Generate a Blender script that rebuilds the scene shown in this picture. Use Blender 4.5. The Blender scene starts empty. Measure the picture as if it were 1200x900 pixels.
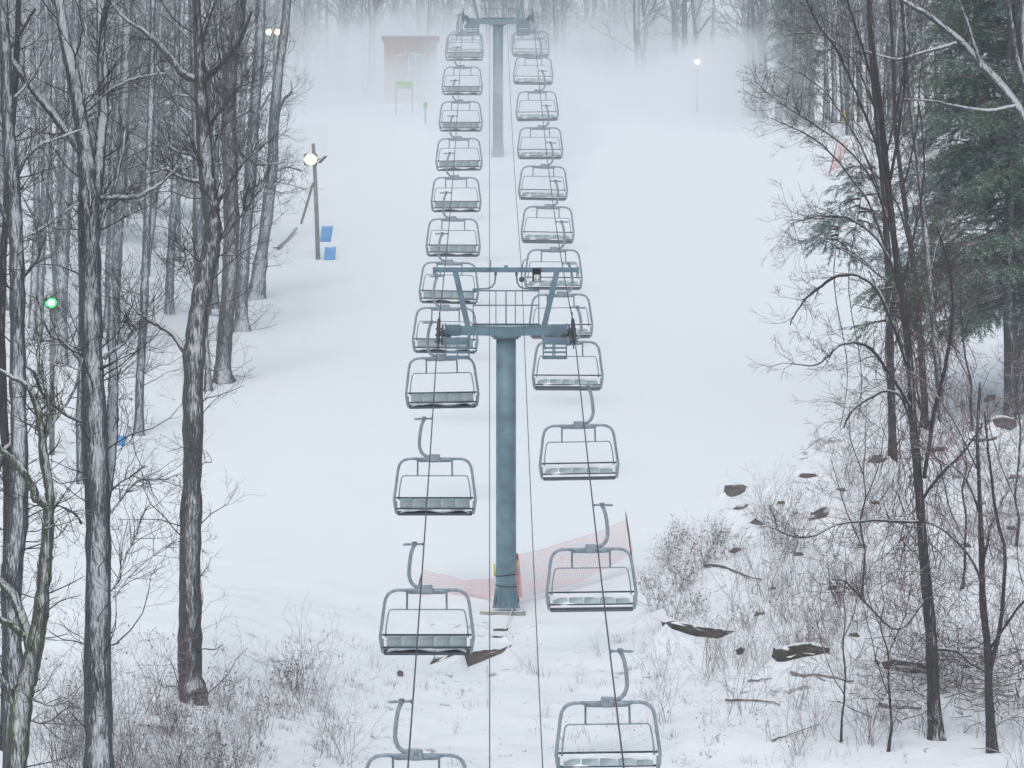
import bpy, math, random
import numpy as np
from mathutils import Vector, Matrix, noise

# ------------------------------------------------------------------ camera, sky, sun, exposure
S = bpy.context.scene
C = S.collection
F = 4600.0                      # focal length in pixels of the 1200 px wide photograph
cam = bpy.data.cameras.new('camera')
cam.sensor_width = 36.0
cam.lens = F / 1200.0 * 36.0
cam.clip_start = 0.5
cam.clip_end = 4000
camo = bpy.data.objects.new('camera', cam)
camo.location = (0, 0, 0)
camo.rotation_euler = (math.radians(90), 0, 0)
C.objects.link(camo)
S.camera = camo

SUN_EL, SUN_AZ = math.radians(58), math.radians(195)
W = bpy.data.worlds.new('World')
S.world = W
W.use_nodes = True
wn = W.node_tree.nodes
wl = W.node_tree.links
sky = wn.new('ShaderNodeTexSky')
sky.sky_type = 'NISHITA'
sky.sun_disc = False
sky.sun_elevation = SUN_EL
sky.sun_rotation = SUN_AZ
sky.air_density = 1.0
sky.dust_density = 1.5
sky.ozone_density = 1.0
hs = wn.new('ShaderNodeHueSaturation')
hs.inputs['Saturation'].default_value = 0.40
hs.inputs['Hue'].default_value = 0.478
wl.new(sky.outputs['Color'], hs.inputs['Color'])
wl.new(hs.outputs['Color'], wn['Background'].inputs['Color'])
wn['Background'].inputs['Strength'].default_value = 0.13

sl = bpy.data.lights.new('sun', 'SUN')
sl.energy = 0.8
sl.angle = math.radians(25)
sl.color = (1.0, 0.985, 0.96)
so = bpy.data.objects.new('sun', sl)
_d = Vector((math.sin(SUN_AZ) * math.cos(SUN_EL), math.cos(SUN_AZ) * math.cos(SUN_EL), math.sin(SUN_EL)))
so.rotation_euler = (-_d).to_track_quat('-Z', 'Y').to_euler()
so.location = _d * 60
C.objects.link(so)

S.view_settings.view_transform = 'Standard'
S.view_settings.look = 'None'
S.view_settings.gamma = 1.0
S.view_settings.use_curve_mapping = False
S.view_settings.exposure = 0.23

S.render.engine = 'CYCLES'
S.cycles.use_denoising = True
S.cycles.max_bounces = 10
S.cycles.diffuse_bounces = 3
S.cycles.volume_bounces = 8
S.cycles.transparent_max_bounces = 16
S.cycles.use_adaptive_sampling = True
S.cycles.adaptive_threshold = 0.02
S.cycles.volume_max_steps = 128

random.seed(7)
R = random.Random(11)


# ------------------------------------------------------------------ basic helpers
def px(X, Y, d):
    """photo pixel (1200 x 900) at depth d -> world point"""
    return np.array([(X - 600.0) / F * d, d, (450.0 - Y) / F * d])


def tag(o, label=None, cat=None, group=None, kind=None):
    if label: o['label'] = label
    if cat: o['category'] = cat
    if group: o['group'] = group
    if kind: o['kind'] = kind
    return o


def thing(name, label, cat, loc=(0, 0, 0), rz=0.0, group=None):
    o = bpy.data.objects.new(name, None)
    o.empty_display_size = 0.2
    o.location = loc
    o.rotation_euler = (0, 0, rz)
    C.objects.link(o)
    return tag(o, label, cat, group)


class MB:
    """collects shapes into one mesh"""
    def __init__(self):
        self.v, self.f, self.n = [], [], 0

    def raw(self, v, f):
        self.v.append(np.asarray(v, dtype=np.float64).reshape(-1, 3))
        n = self.n
        self.f.extend([tuple(i + n for i in q) for q in f])
        self.n += len(v)

    def tube(self, pts, rad, k=6, cap=True):
        P = np.asarray(pts, dtype=np.float64)
        n = len(P)
        r = np.broadcast_to(np.asarray(rad, dtype=np.float64), (n,)).reshape(n, 1)
        T = np.empty_like(P)
        T[1:-1] = P[2:] - P[:-2]
        T[0] = P[1] - P[0]
        T[-1] = P[-1] - P[-2]
        T /= (np.linalg.norm(T, axis=1, keepdims=True) + 1e-12)
        m = np.abs(P[-1] - P[0])
        # a reference axis that stays away from the tangents
        best, ref = 9, None
        for a in ((1, 0, 0), (0, 1, 0), (0, 0, 1)):
            a = np.array(a, float)
            w = np.max(np.abs(T @ a))
            if w < best:
                best, ref = w, a
        U = np.cross(T, ref)
        U /= (np.linalg.norm(U, axis=1, keepdims=True) + 1e-12)
        V = np.cross(T, U)
        ang = np.arange(k) * (2 * math.pi / k)
        ring = (P[:, None, :] + r[:, :, None] * (np.cos(ang)[None, :, None] * U[:, None, :] + np.sin(ang)[None, :, None] * V[:, None, :]))
        base = self.n
        self.v.append(ring.reshape(-1, 3))
        fs = self.f
        for i in range(n - 1):
            a = base + i * k
            for j in range(k):
                j2 = (j + 1) % k
                fs.append((a + j, a + k + j, a + k + j2, a + j2))
        self.n += n * k
        if cap and k > 3:
            fs.append(tuple(base + j for j in range(k)))
            fs.append(tuple(base + (n - 1) * k + k - 1 - j for j in range(k)))

    def box(self, c, s, rot=None, bev=0.0):
        hx, hy, hz = s[0] / 2, s[1] / 2, s[2] / 2
        if bev > 0:
            b = min(bev, hx * .9, hy * .9, hz * .9)
            v = []
            for sx in (-1, 1):
                for sy in (-1, 1):
                    for sz in (-1, 1):
                        v.append((sx * (hx - b), sy * (hy - b), sz * hz))
                        v.append((sx * (hx - b), sy * hy, sz * (hz - b)))
                        v.append((sx * hx, sy * (hy - b), sz * (hz - b)))
            def I(sx, sy, sz, t): return ((sx > 0) * 4 + (sy > 0) * 2 + (sz > 0)) * 3 + t
            f = []
            for s_ in (-1, 1):
                f.append([I(-1, -1, s_, 0), I(1, -1, s_, 0), I(1, 1, s_, 0), I(-1, 1, s_, 0)])
                f.append([I(-1, s_, -1, 1), I(1, s_, -1, 1), I(1, s_, 1, 1), I(-1, s_, 1, 1)])
                f.append([I(s_, -1, -1, 2), I(s_, 1, -1, 2), I(s_, 1, 1, 2), I(s_, -1, 1, 2)])
            for a in (-1, 1):
                for b_ in (-1, 1):
                    f.append([I(-1, a, b_, 0), I(1, a, b_, 0), I(1, a, b_, 1), I(-1, a, b_, 1)])
                    f.append([I(a, -1, b_, 0), I(a, 1, b_, 0), I(a, 1, b_, 2), I(a, -1, b_, 2)])
                    f.append([I(a, b_, -1, 1), I(a, b_, 1, 1), I(a, b_, 1, 2), I(a, b_, -1, 2)])
                    for c_ in (-1, 1):
                        pass
            for a in (-1, 1):
                for b_ in (-1, 1):
                    for c_ in (-1, 1):
                        f.append([I(a, b_, c_, 0), I(a, b_, c_, 1), I(a, b_, c_, 2)])
        else:
            v = [(x, y, z) for x in (-hx, hx) for y in (-hy, hy) for z in (-hz, hz)]
            f = [(0, 1, 3, 2), (4, 6, 7, 5), (0, 4, 5, 1), (2, 3, 7, 6), (0, 2, 6, 4), (1, 5, 7, 3)]
        v = np.array(v, float)
        if rot is not None:
            v = v @ np.array(rot).T
        self.raw(v + np.array(c, float), f)

    def bar(self, a, b, w, h, up=(0, 0, 1)):
        """rectangular bar from a to b"""
        a, b = np.array(a, float), np.array(b, float)
        t = b - a
        L = np.linalg.norm(t)
        t /= L
        s = np.cross(np.array(up, float), t)
        if np.linalg.norm(s) < 1e-6:
            s = np.cross(np.array((0, 1, 0), float), t)
        s /= np.linalg.norm(s)
        u = np.cross(t, s)
        rot = np.stack([s, t, u], axis=1)
        self.box((a + b) / 2, (w, L, h), rot, bev=min(w, h) * .15)

    def mesh(self, name, m, smooth=True):
        me = bpy.data.meshes.new(name)
        v = np.concatenate(self.v) if self.v else np.zeros((0, 3))
        me.from_pydata(v.tolist() if len(v) < 20 else v, [], self.f) if False else self._fill(me, v)
        me.materials.append(m)
        if smooth:
            me.polygons.foreach_set('use_smooth', np.ones(len(me.polygons), dtype=bool))
        me.update()
        return me

    def _fill(self, me, v):
        nl = sum(len(q) for q in self.f)
        li = np.fromiter((i for q in self.f for i in q), dtype=np.int32, count=nl)
        tot = np.fromiter((len(q) for q in self.f), dtype=np.int32, count=len(self.f))
        st = np.concatenate([[0], np.cumsum(tot)[:-1]]).astype(np.int32) if len(tot) else tot
        me.vertices.add(len(v))
        me.vertices.foreach_set('co', v.astype(np.float32).ravel())
        me.loops.add(nl)
        me.loops.foreach_set('vertex_index', li)
        me.polygons.add(len(tot))
        me.polygons.foreach_set('loop_start', st)
        me.update(calc_edges=True)
        me.validate()

    def build(self, name, m, parent=None, smooth=True, loc=None):
        me = self.mesh(name, m, smooth)
        o = bpy.data.objects.new(name, me)
        C.objects.link(o)
        if parent is not None: o.parent = parent
        if loc is not None: o.location = loc
        return o


def flat_smooth(o, ang=35):
    """shade smooth but keep sharp edges"""
    me = o.data if hasattr(o, 'data') else o
    try:
        me.set_sharp_from_angle(angle=math.radians(ang))
    except Exception:
        pass
    return o


def children(o):
    return list(o.children)


def copy_tree(o, parent=None):
    c = o.copy()
    C.objects.link(c)
    if parent is not None:
        c.parent = parent
    for ch in children(o):
        copy_tree(ch, c)
    return c


# ------------------------------------------------------------------ materials
def mat(name, col, rough=0.6, metal=0.0, noise_amt=0.0, noise_scale=8.0, snow=None, bump=0.0, bump_scale=30.0, col2=None):
    """procedural material; snow = (threshold, softness, noise amount): snow that settles on upward faces"""
    m = bpy.data.materials.new(name)
    m.use_nodes = True
    nt = m.node_tree
    N, L = nt.nodes, nt.links
    b = N['Principled BSDF']
    b.inputs['Roughness'].default_value = rough
    b.inputs['Metallic'].default_value = metal
    tc = N.new('ShaderNodeTexCoord')
    cur = None
    if noise_amt > 0 or col2:
        nz = N.new('ShaderNodeTexNoise')
        nz.inputs['Scale'].default_value = noise_scale
        nz.inputs['Detail'].default_value = 6
        L.new(tc.outputs['Object'], nz.inputs['Vector'])
        rp = N.new('ShaderNodeValToRGB')
        c2 = col2 or tuple(min(1, c * (1 + noise_amt)) for c in col)
        c1 = col if col2 else tuple(c * (1 - noise_amt) for c in col)
        rp.color_ramp.elements[0].color = (*c1, 1)
        rp.color_ramp.elements[1].color = (*c2, 1)
        rp.color_ramp.elements[0].position = .35
        rp.color_ramp.elements[1].position = .65
        L.new(nz.outputs['Fac'], rp.inputs['Fac'])
        cur = rp.outputs['Color']
    if snow:
        th, soft, na = snow
        g = N.new('ShaderNodeNewGeometry')
        sx = N.new('ShaderNodeSeparateXYZ')
        L.new(g.outputs['Normal'], sx.inputs[0])
        n2 = N.new('ShaderNodeTexNoise')
        n2.inputs['Scale'].default_value = 5.0
        n2.inputs['Detail'].default_value = 5
        L.new(g.outputs['Position'], n2.inputs['Vector'])
        ma = N.new('ShaderNodeMath')
        ma.operation = 'MULTIPLY_ADD'
        ma.inputs[1].default_value = na
        L.new(n2.outputs['Fac'], ma.inputs[0])
        L.new(sx.outputs['Z'], ma.inputs[2])
        mr = N.new('ShaderNodeMapRange')
        mr.interpolation_type = 'SMOOTHSTEP'
        mr.inputs['From Min'].default_value = th + na * .5
        mr.inputs['From Max'].default_value = th + soft + na * .5
        L.new(ma.outputs[0], mr.inputs['Value'])
        mx = N.new('ShaderNodeMix')
        mx.data_type = 'RGBA'
        mx.inputs['B'].default_value = (.86, .88, .90, 1)
        if cur is not None:
            L.new(cur, mx.inputs['A'])
        else:
            mx.inputs['A'].default_value = (*col, 1)
        L.new(mr.outputs['Result'], mx.inputs['Factor'])
        cur = mx.outputs['Result']
    if cur is not None:
        L.new(cur, b.inputs['Base Color'])
    else:
        b.inputs['Base Color'].default_value = (*col, 1)
    if bump > 0:
        n3 = N.new('ShaderNodeTexNoise')
        n3.inputs['Scale'].default_value = bump_scale
        n3.inputs['Detail'].default_value = 6
        L.new(tc.outputs['Object'], n3.inputs['Vector'])
        bp = N.new('ShaderNodeBump')
        bp.inputs['Strength'].default_value = bump
        bp.inputs['Distance'].default_value = 0.02
        L.new(n3.outputs['Fac'], bp.inputs['Height'])
        L.new(bp.outputs['Normal'], b.inputs['Normal'])
    return m


def bark(name, dark, light, wind=(0.22, -1.0, 0.12), plaster=0.30, moss=None):
    """bark with vertical furrows and snow blown onto the windward side in vertical streaks"""
    m = bpy.data.materials.new(name)
    m.use_nodes = True
    nt = m.node_tree
    N, L = nt.nodes, nt.links
    b = N['Principled BSDF']
    b.inputs['Roughness'].default_value = .85
    tc = N.new('ShaderNodeTexCoord')
    oi = N.new('ShaderNodeObjectInfo')
    g = N.new('ShaderNodeNewGeometry')
    add = N.new('ShaderNodeVectorMath')
    add.operation = 'ADD'
    sc = N.new('ShaderNodeVectorMath')
    sc.operation = 'SCALE'
    sc.inputs['Scale'].default_value = 40
    cx = N.new('ShaderNodeCombineXYZ')
    L.new(oi.outputs['Random'], cx.inputs[0])
    L.new(oi.outputs['Random'], cx.inputs[2])
    L.new(cx.outputs[0], sc.inputs[0])
    L.new(tc.outputs['Object'], add.inputs[0])
    L.new(sc.outputs['Vector'], add.inputs[1])
    mp = N.new('ShaderNodeMapping')
    mp.inputs['Scale'].default_value = (14, 14, 2.2)
    L.new(add.outputs['Vector'], mp.inputs['Vector'])
    nz = N.new('ShaderNodeTexNoise')
    nz.inputs['Scale'].default_value = 1.6
    nz.inputs['Detail'].default_value = 8
    nz.inputs['Roughness'].default_value = .65
    L.new(mp.outputs['Vector'], nz.inputs['Vector'])
    rp = N.new('ShaderNodeValToRGB')
    rp.color_ramp.elements[0].color = (*dark, 1)
    rp.color_ramp.elements[1].color = (*light, 1)
    rp.color_ramp.elements[0].position = .36
    rp.color_ramp.elements[1].position = .68
    L.new(nz.outputs['Fac'], rp.inputs['Fac'])
    cur = rp.outputs['Color']
    if moss:
        n4 = N.new('ShaderNodeTexNoise')
        n4.inputs['Scale'].default_value = 3.0
        n4.inputs['Detail'].default_value = 7
        L.new(add.outputs['Vector'], n4.inputs['Vector'])
        r4 = N.new('ShaderNodeValToRGB')
        r4.color_ramp.elements[0].position = .46
        r4.color_ramp.elements[1].position = .60
        L.new(n4.outputs['Fac'], r4.inputs['Fac'])
        m4 = N.new('ShaderNodeMix')
        m4.data_type = 'RGBA'
        m4.inputs['B'].default_value = (*moss, 1)
        L.new(r4.outputs['Color'], m4.inputs['Factor'])
        L.new(cur, m4.inputs['A'])
        cur = m4.outputs['Result']
    dt = N.new('ShaderNodeVectorMath')
    dt.operation = 'DOT_PRODUCT'
    w = Vector(wind).normalized()
    dt.inputs[1].default_value = w
    L.new(g.outputs['Normal'], dt.inputs[0])
    n2 = N.new('ShaderNodeTexNoise')
    n2.inputs['Scale'].default_value = 1.0
    n2.inputs['Detail'].default_value = 7
    n2.inputs['Roughness'].default_value = .7
    mp2 = N.new('ShaderNodeMapping')
    mp2.inputs['Scale'].default_value = (30, 30, 3.6)
    L.new(add.outputs['Vector'], mp2.inputs['Vector'])
    L.new(mp2.outputs['Vector'], n2.inputs['Vector'])
    n5 = N.new('ShaderNodeTexNoise')          # long patches with little or much plastered snow
    n5.inputs['Scale'].default_value = .55
    n5.inputs['Detail'].default_value = 2
    L.new(add.outputs['Vector'], n5.inputs['Vector'])
    a1 = N.new('ShaderNodeMath'); a1.operation = 'MULTIPLY_ADD'
    a1.inputs[1].default_value = 1.9
    L.new(n2.outputs['Fac'], a1.inputs[0]); L.new(dt.outputs['Value'], a1.inputs[2])
    a2 = N.new('ShaderNodeMath'); a2.operation = 'MULTIPLY_ADD'
    a2.inputs[1].default_value = .9
    L.new(n5.outputs['Fac'], a2.inputs[0]); L.new(a1.outputs[0], a2.inputs[2])
    sx = N.new('ShaderNodeSeparateXYZ')
    L.new(g.outputs['Normal'], sx.inputs[0])
    mz = N.new('ShaderNodeMath'); mz.operation = 'MAXIMUM'; mz.inputs[1].default_value = 0
    L.new(sx.outputs['Z'], mz.inputs[0])
    a3 = N.new('ShaderNodeMath'); a3.operation = 'MULTIPLY_ADD'
    a3.inputs[1].default_value = 1.3
    L.new(mz.outputs[0], a3.inputs[0]); L.new(a2.outputs[0], a3.inputs[2])
    mr = N.new('ShaderNodeMapRange'); mr.interpolation_type = 'SMOOTHSTEP'
    mr.inputs['From Min'].default_value = 2.55 - plaster
    mr.inputs['From Max'].default_value = 2.95 - plaster
    mr.inputs['To Max'].default_value = .66
    L.new(a3.outputs[0], mr.inputs['Value'])
    mx = N.new('ShaderNodeMix'); mx.data_type = 'RGBA'
    mx.inputs['B'].default_value = (.84, .86, .89, 1)
    L.new(cur, mx.inputs['A']); L.new(mr.outputs['Result'], mx.inputs['Factor'])
    L.new(mx.outputs['Result'], b.inputs['Base Color'])
    bp = N.new('ShaderNodeBump')
    bp.inputs['Strength'].default_value = .7
    bp.inputs['Distance'].default_value = .03
    L.new(nz.outputs['Fac'], bp.inputs['Height'])
    L.new(bp.outputs['Normal'], b.inputs['Normal'])
    return m


def emit(name, col, strength):
    m = bpy.data.materials.new(name)
    m.use_nodes = True
    N = m.node_tree.nodes
    b = N['Principled BSDF']
    b.inputs['Base Color'].default_value = (*col, 1)
    b.inputs['Emission Color'].default_value = (*col, 1)
    b.inputs['Emission Strength'].default_value = strength
    return m


M = {}
M['steel'] = mat('galvanised_steel', (.27, .325, .365), .5, .25, .18, 9, snow=(.88, .25, .5))
M['steel_dark'] = mat('dark_steel', (.05, .065, .08), .55, .2, .2, 12)
M['tower'] = mat('blue_grey_tower_paint', (.125, .205, .25), .5, 0, .22, 2.6, snow=(.80, .3, .4), bump=.15, bump_scale=14)
M['rope'] = mat('wire_rope', (.085, .075, .08), .6, .3, .3, 40)
M['panel'] = mat('pale_seat_panel', (.60, .70, .72), .55, 0, .10, 10, snow=(.9, .2, .3))
M['seat'] = mat('dark_seat', (.05, .06, .075), .6, 0, .2, 8)
M['snow_lump'] = mat('settled_snow', (.86, .88, .91), .7, 0, .03, 7, bump=.3, bump_scale=18)
M['rubber'] = mat('sheave_rubber', (.03, .035, .04), .8, 0, .2, 20)
M['black'] = mat('black_sign_paint', (.015, .015, .018), .5)
M['white'] = mat('white_sign_paint', (.8, .8, .8), .5)
M['bark'] = bark('grey_bark', (.022, .026, .031), (.105, .118, .13), plaster=.38)
M['bark_brown'] = bark('brown_bark', (.028, .026, .027), (.112, .105, .104), plaster=.26)
M['bark_moss'] = bark('mossy_bark', (.025, .024, .020), (.11, .105, .09), plaster=.30, moss=(.075, .09, .035))
M['bark_dark'] = bark('dark_wet_bark', (.018, .015, .015), (.062, .052, .052), plaster=.05)
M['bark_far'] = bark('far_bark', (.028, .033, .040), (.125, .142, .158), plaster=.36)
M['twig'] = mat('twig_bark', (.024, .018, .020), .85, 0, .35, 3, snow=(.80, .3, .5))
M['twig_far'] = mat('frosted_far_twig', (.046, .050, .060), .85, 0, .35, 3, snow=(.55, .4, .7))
M['twig_dark'] = mat('dark_twig_bark', (.05, .026, .024), .85, 0, .35, 3, snow=(.8, .3, .5))
M['stem'] = mat('purple_brown_stem', (.115, .048, .052), .85, 0, .4, 3, snow=(.55, .3, .7))
M['stem_pale'] = mat('frosted_stem', (.24, .20, .21), .85, 0, .4, 2, snow=(.35, .4, .8))
M['leaf'] = mat('dead_leaf', (.13, .085, .08), .8, 0, .5, 3, snow=(.25, .3, .9))
M['leaf_orange'] = mat('orange_dead_leaf', (.36, .11, .05), .8, 0, .4, 3, snow=(.7, .3, .8))
M['needle'] = mat('green_needles', (.03, .08, .045), .6, 0, .4, 1.1, snow=(.58, .5, 1.1), col2=(.085, .165, .085))
M['needle_blue'] = mat('blue_green_needles', (.040, .104, .108), .6, 0, .4, .9, snow=(.40, .5, 1.2), col2=(.078, .165, .155))
M['vine'] = mat('vine_stems', (.075, .034, .030), .85, 0, .4, 3, snow=(.85, .3, .5))
M['rock'] = mat('brown_rock', (.075, .062, .056), .9, 0, .3, 4, snow=(.30, .22, .6), bump=.8, bump_scale=9, col2=(.15, .128, .115))
M['earth'] = mat('dark_earth', (.035, .03, .025), .95, 0, .3, 6, snow=(.5, .2, .6), bump=1.0, bump_scale=12, col2=(.085, .075, .06))
M['concrete'] = mat('concrete', (.30, .29, .27), .85, 0, .2, 6, snow=(.8, .2, .3), bump=.3, bump_scale=14)
M['wood'] = mat('weathered_wood', (.23, .21, .20), .8, 0, .25, 6, snow=(.6, .3, .4))
M['wood_brown'] = mat('brown_stick', (.12, .085, .07), .8, 0, .3, 6, snow=(.5, .3, .6))
M['net'] = mat('orange_net_plastic', (.88, .42, .36), .6, 0, .06, 3)
M['blue_pad'] = mat('blue_pad_vinyl', (.10, .33, .66), .55, 0, .10, 3, snow=(.6, .3, .3))
M['yellow'] = mat('yellow_pad', (.66, .48, .03), .55, 0, .08, 3)
M['lime'] = mat('lime_sign_paint', (.30, .62, .08), .55, 0, .05, 3)
M['cabin'] = mat('tan_plywood', (.58, .33, .22), .8, 0, .12, 1.4)
M['cabin_trim'] = mat('red_brown_trim', (.36, .20, .15), .7, 0, .12, 4, snow=(.7, .2, .3))
M['glass'] = mat('window_glass', (.22, .36, .42), .12)
M['lamp_on'] = emit('lit_floodlight', (1.0, .93, .70), 14)
M['lamp_far'] = emit('lit_white_floodlight', (1.0, .96, .86), 160)
M['lamp_warm'] = emit('lit_warm_floodlight', (1.0, .88, .50), 7)
M['glow_warm'] = emit('warm_lamp_halo', (1.0, .86, .52), 1.15)  # warm halo round the lamps, put into a glowing colour
M['glow_green'] = emit('green_lamp_halo', (.04, .75, .22), .8)  # same painted halo for the green lamp
M['lamp_green'] = emit('lit_green_lamp', (.5, 1.0, .65), 6)


# ------------------------------------------------------------------ terrain
PY = np.array([-400, -80, 0, 40, 60, 70, 85, 95, 102, 106, 112, 205, 222, 234, 246, 262, 300, 400, 700], float)
PZ = np.array([-50, -30, -21, -15, -11.9, -10.35, -8.35, -7.25, -6.3, -6.0, -4.95, 12.0, 14.95, 16.75, 17.7, 18.1, 19.0, 22.5, 34], float)


def sstep(a, b, x):
    t = np.clip((x - a) / (b - a), 0, 1)
    return t * t * (3 - 2 * t)


def bank_right(x, y):
    ramp = np.interp(y, [60, 84, 90, 97, 112, 118, 129], [0, .0, .35, 1.05, 2.5, 2.8, 0])
    return sstep(2.6, 7.6, x - .4 * np.maximum(0, y - 110)) * ramp


def bank_left(x, y):
    return sstep(-2.5, -8.5, x) * np.interp(y, [50, 70, 90, 97, 106, 116], [.8, 1.0, 1.1, .95, .5, 0])


def Hbase(x, y):
    z = np.interp(y, PY, PZ) + bank_right(x, y) + bank_left(x, y)
    z -= np.where(x < 0, .011 * np.clip(-x - 5, 0, 10) ** 2, .0046 * np.clip(x, 0, 16) ** 2) * sstep(150, 225, y)
    # the wood's floor left of the piste lies a little higher
    z += 1.2 * sstep(-12, -22, x) * sstep(110, 140, y)
    return z


def rough(x, y):
    return np.maximum(bank_right(x, y) / 2.2, np.maximum(bank_left(x, y) * .8, sstep(112, 100, y) * .75)) * 1.0


def Hs(x, y):
    x, y = float(x), float(y)
    z = float(Hbase(x, y))
    r = min(1.0, float(rough(x, y)))
    z += .07 * noise.noise((x * .16, y * .11, 3.3)) + .022 * noise.noise((x * .55, y * .22, 5.3))
    if r > .01 and abs(x) < 60 and y < 140:
        z += r * (.24 * noise.fractal((x * .42, y * .42, 1.7), 0.9, 2.1, 5) + .10 * abs(noise.noise((x * 1.6, y * 1.6, 8.1))))
    return z


def gp(X, Y, lo=66.0, hi=330.0):
    """where the ray through photo pixel (X, Y) meets the ground"""
    d = lo
    while d < hi:
        p = px(X, Y, d)
        if p[2] <= Hs(p[0], p[1]):
            a, b = d - 1, d
            for _ in range(8):
                c = (a + b) / 2
                p = px(X, Y, c)
                if p[2] <= Hs(p[0], p[1]): b = c
                else: a = c
            return px(X, Y, b)
        d += 1
    return px(X, Y, hi)


def lines(segs):
    out = []
    for a, b, s in segs:
        n = max(1, int(round((b - a) / s)))
        out.extend(np.linspace(a, b, n, endpoint=False))
    out.append(segs[-1][1])
    return np.array(out)


gx = lines([(-420, -60, 30), (-60, -24, 3), (-24, -14, .8), (-14, 18, .27), (18, 24, .8), (24, 60, 3), (60, 420, 30)])
gy = lines([(-80, 50, 10), (50, 76, 2), (76, 130, .27), (130, 190, 1.2), (190, 270, 2), (270, 700, 20)])
nx, ny = len(gx), len(gy)
V = np.empty((ny, nx, 3))
bk = np.empty((ny, nx), np.float32)
for j, y in enumerate(gy):
    for i, x in enumerate(gx):
        V[j, i] = (x, y, Hs(x, y))
        bk[j, i] = min(1, float(rough(x, y)))
mb = MB()
idx = np.arange(nx * ny).reshape(ny, nx)
q = np.stack([idx[:-1, :-1], idx[:-1, 1:], idx[1:, 1:], idx[1:, :-1]], axis=-1).reshape(-1, 4)
mb.raw(V.reshape(-1, 3), [tuple(t) for t in q.tolist()])


def snow_ground():
    m = bpy.data.materials.new('snow')
    m.use_nodes = True
    nt = m.node_tree
    N, L = nt.nodes, nt.links
    b = N['Principled BSDF']
    b.inputs['Roughness'].default_value = .75
    b.inputs['Specular IOR Level'].default_value = .25
    g = N.new('ShaderNodeNewGeometry')
    at = N.new('ShaderNodeAttribute')
    at.attribute_name = 'bank'
    # specks of leaf litter and grass that show through the thin snow of the banks
    n1 = N.new('ShaderNodeTexNoise'); n1.inputs['Scale'].default_value = 2.6; n1.inputs['Detail'].default_value = 9; n1.inputs['Roughness'].default_value = .72
    n2 = N.new('ShaderNodeTexNoise'); n2.inputs['Scale'].default_value = .42; n2.inputs['Detail'].default_value = 3
    mp = N.new('ShaderNodeMapping'); mp.inputs['Scale'].default_value = (1, .55, 1)
    L.new(g.outputs['Position'], mp.inputs['Vector'])
    L.new(mp.outputs['Vector'], n1.inputs['Vector']); L.new(g.outputs['Position'], n2.inputs['Vector'])
    a = N.new('ShaderNodeMath'); a.operation = 'MULTIPLY_ADD'; a.inputs[1].default_value = .55
    L.new(n2.outputs['Fac'], a.inputs[0]); L.new(n1.outputs['Fac'], a.inputs[2])
    a2 = N.new('ShaderNodeMath'); a2.operation = 'MULTIPLY_ADD'; a2.inputs[1].default_value = .20
    L.new(at.outputs['Fac'], a2.inputs[0]); L.new(a.outputs[0], a2.inputs[2])
    mr = N.new('ShaderNodeMapRange'); mr.interpolation_type = 'SMOOTHSTEP'
    mr.inputs['From Min'].default_value = 1.04; mr.inputs['From Max'].default_value = 1.17
    mr.inputs['To Max'].default_value = .75
    L.new(a2.outputs[0], mr.inputs['Value'])
    gate = N.new('ShaderNodeMath'); gate.operation = 'MULTIPLY'
    gr = N.new('ShaderNodeMapRange'); gr.inputs['From Min'].default_value = .2; gr.inputs['From Max'].default_value = .5
    L.new(at.outputs['Fac'], gr.inputs['Value'])
    L.new(mr.outputs['Result'], gate.inputs[0]); L.new(gr.outputs['Result'], gate.inputs[1])
    rp = N.new('ShaderNodeValToRGB')
    rp.color_ramp.elements[0].color = (.10, .085, .08, 1); rp.color_ramp.elements[1].color = (.26, .22, .20, 1)
    n3 = N.new('ShaderNodeTexNoise'); n3.inputs['Scale'].default_value = 7
    L.new(g.outputs['Position'], n3.inputs['Vector']); L.new(n3.outputs['Fac'], rp.inputs['Fac'])
    mx = N.new('ShaderNodeMix'); mx.data_type = 'RGBA'
    mx.inputs['A'].default_value = (.87, .895, .925, 1)
    L.new(rp.outputs['Color'], mx.inputs['B']); L.new(gate.outputs[0], mx.inputs['Factor'])
    L.new(mx.outputs['Result'], b.inputs['Base Color'])
    bp = N.new('ShaderNodeBump'); bp.inputs['Distance'].default_value = .05
    n4 = N.new('ShaderNodeTexNoise'); n4.inputs['Scale'].default_value = 1.3; n4.inputs['Detail'].default_value = 9
    L.new(g.outputs['Position'], n4.inputs['Vector']); L.new(n4.outputs['Fac'], bp.inputs['Height'])
    bs = N.new('ShaderNodeMapRange'); bs.inputs['To Min'].default_value = .22; bs.inputs['To Max'].default_value = 1.0
    L.new(at.outputs['Fac'], bs.inputs['Value']); L.new(bs.outputs['Result'], bp.inputs['Strength'])
    L.new(bp.outputs['Normal'], b.inputs['Normal'])
    return m


M['snow'] = snow_ground()
ground = mb.build('ground', M['snow'])
atr = ground.data.attributes.new('bank', 'FLOAT', 'POINT')
atr.data.foreach_set('value', bk.ravel())
tag(ground, kind='structure')

# ------------------------------------------------------------------ chairlift: the line
def axis(d):
    return -0.16 - 0.00575 * (d - 105)


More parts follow.
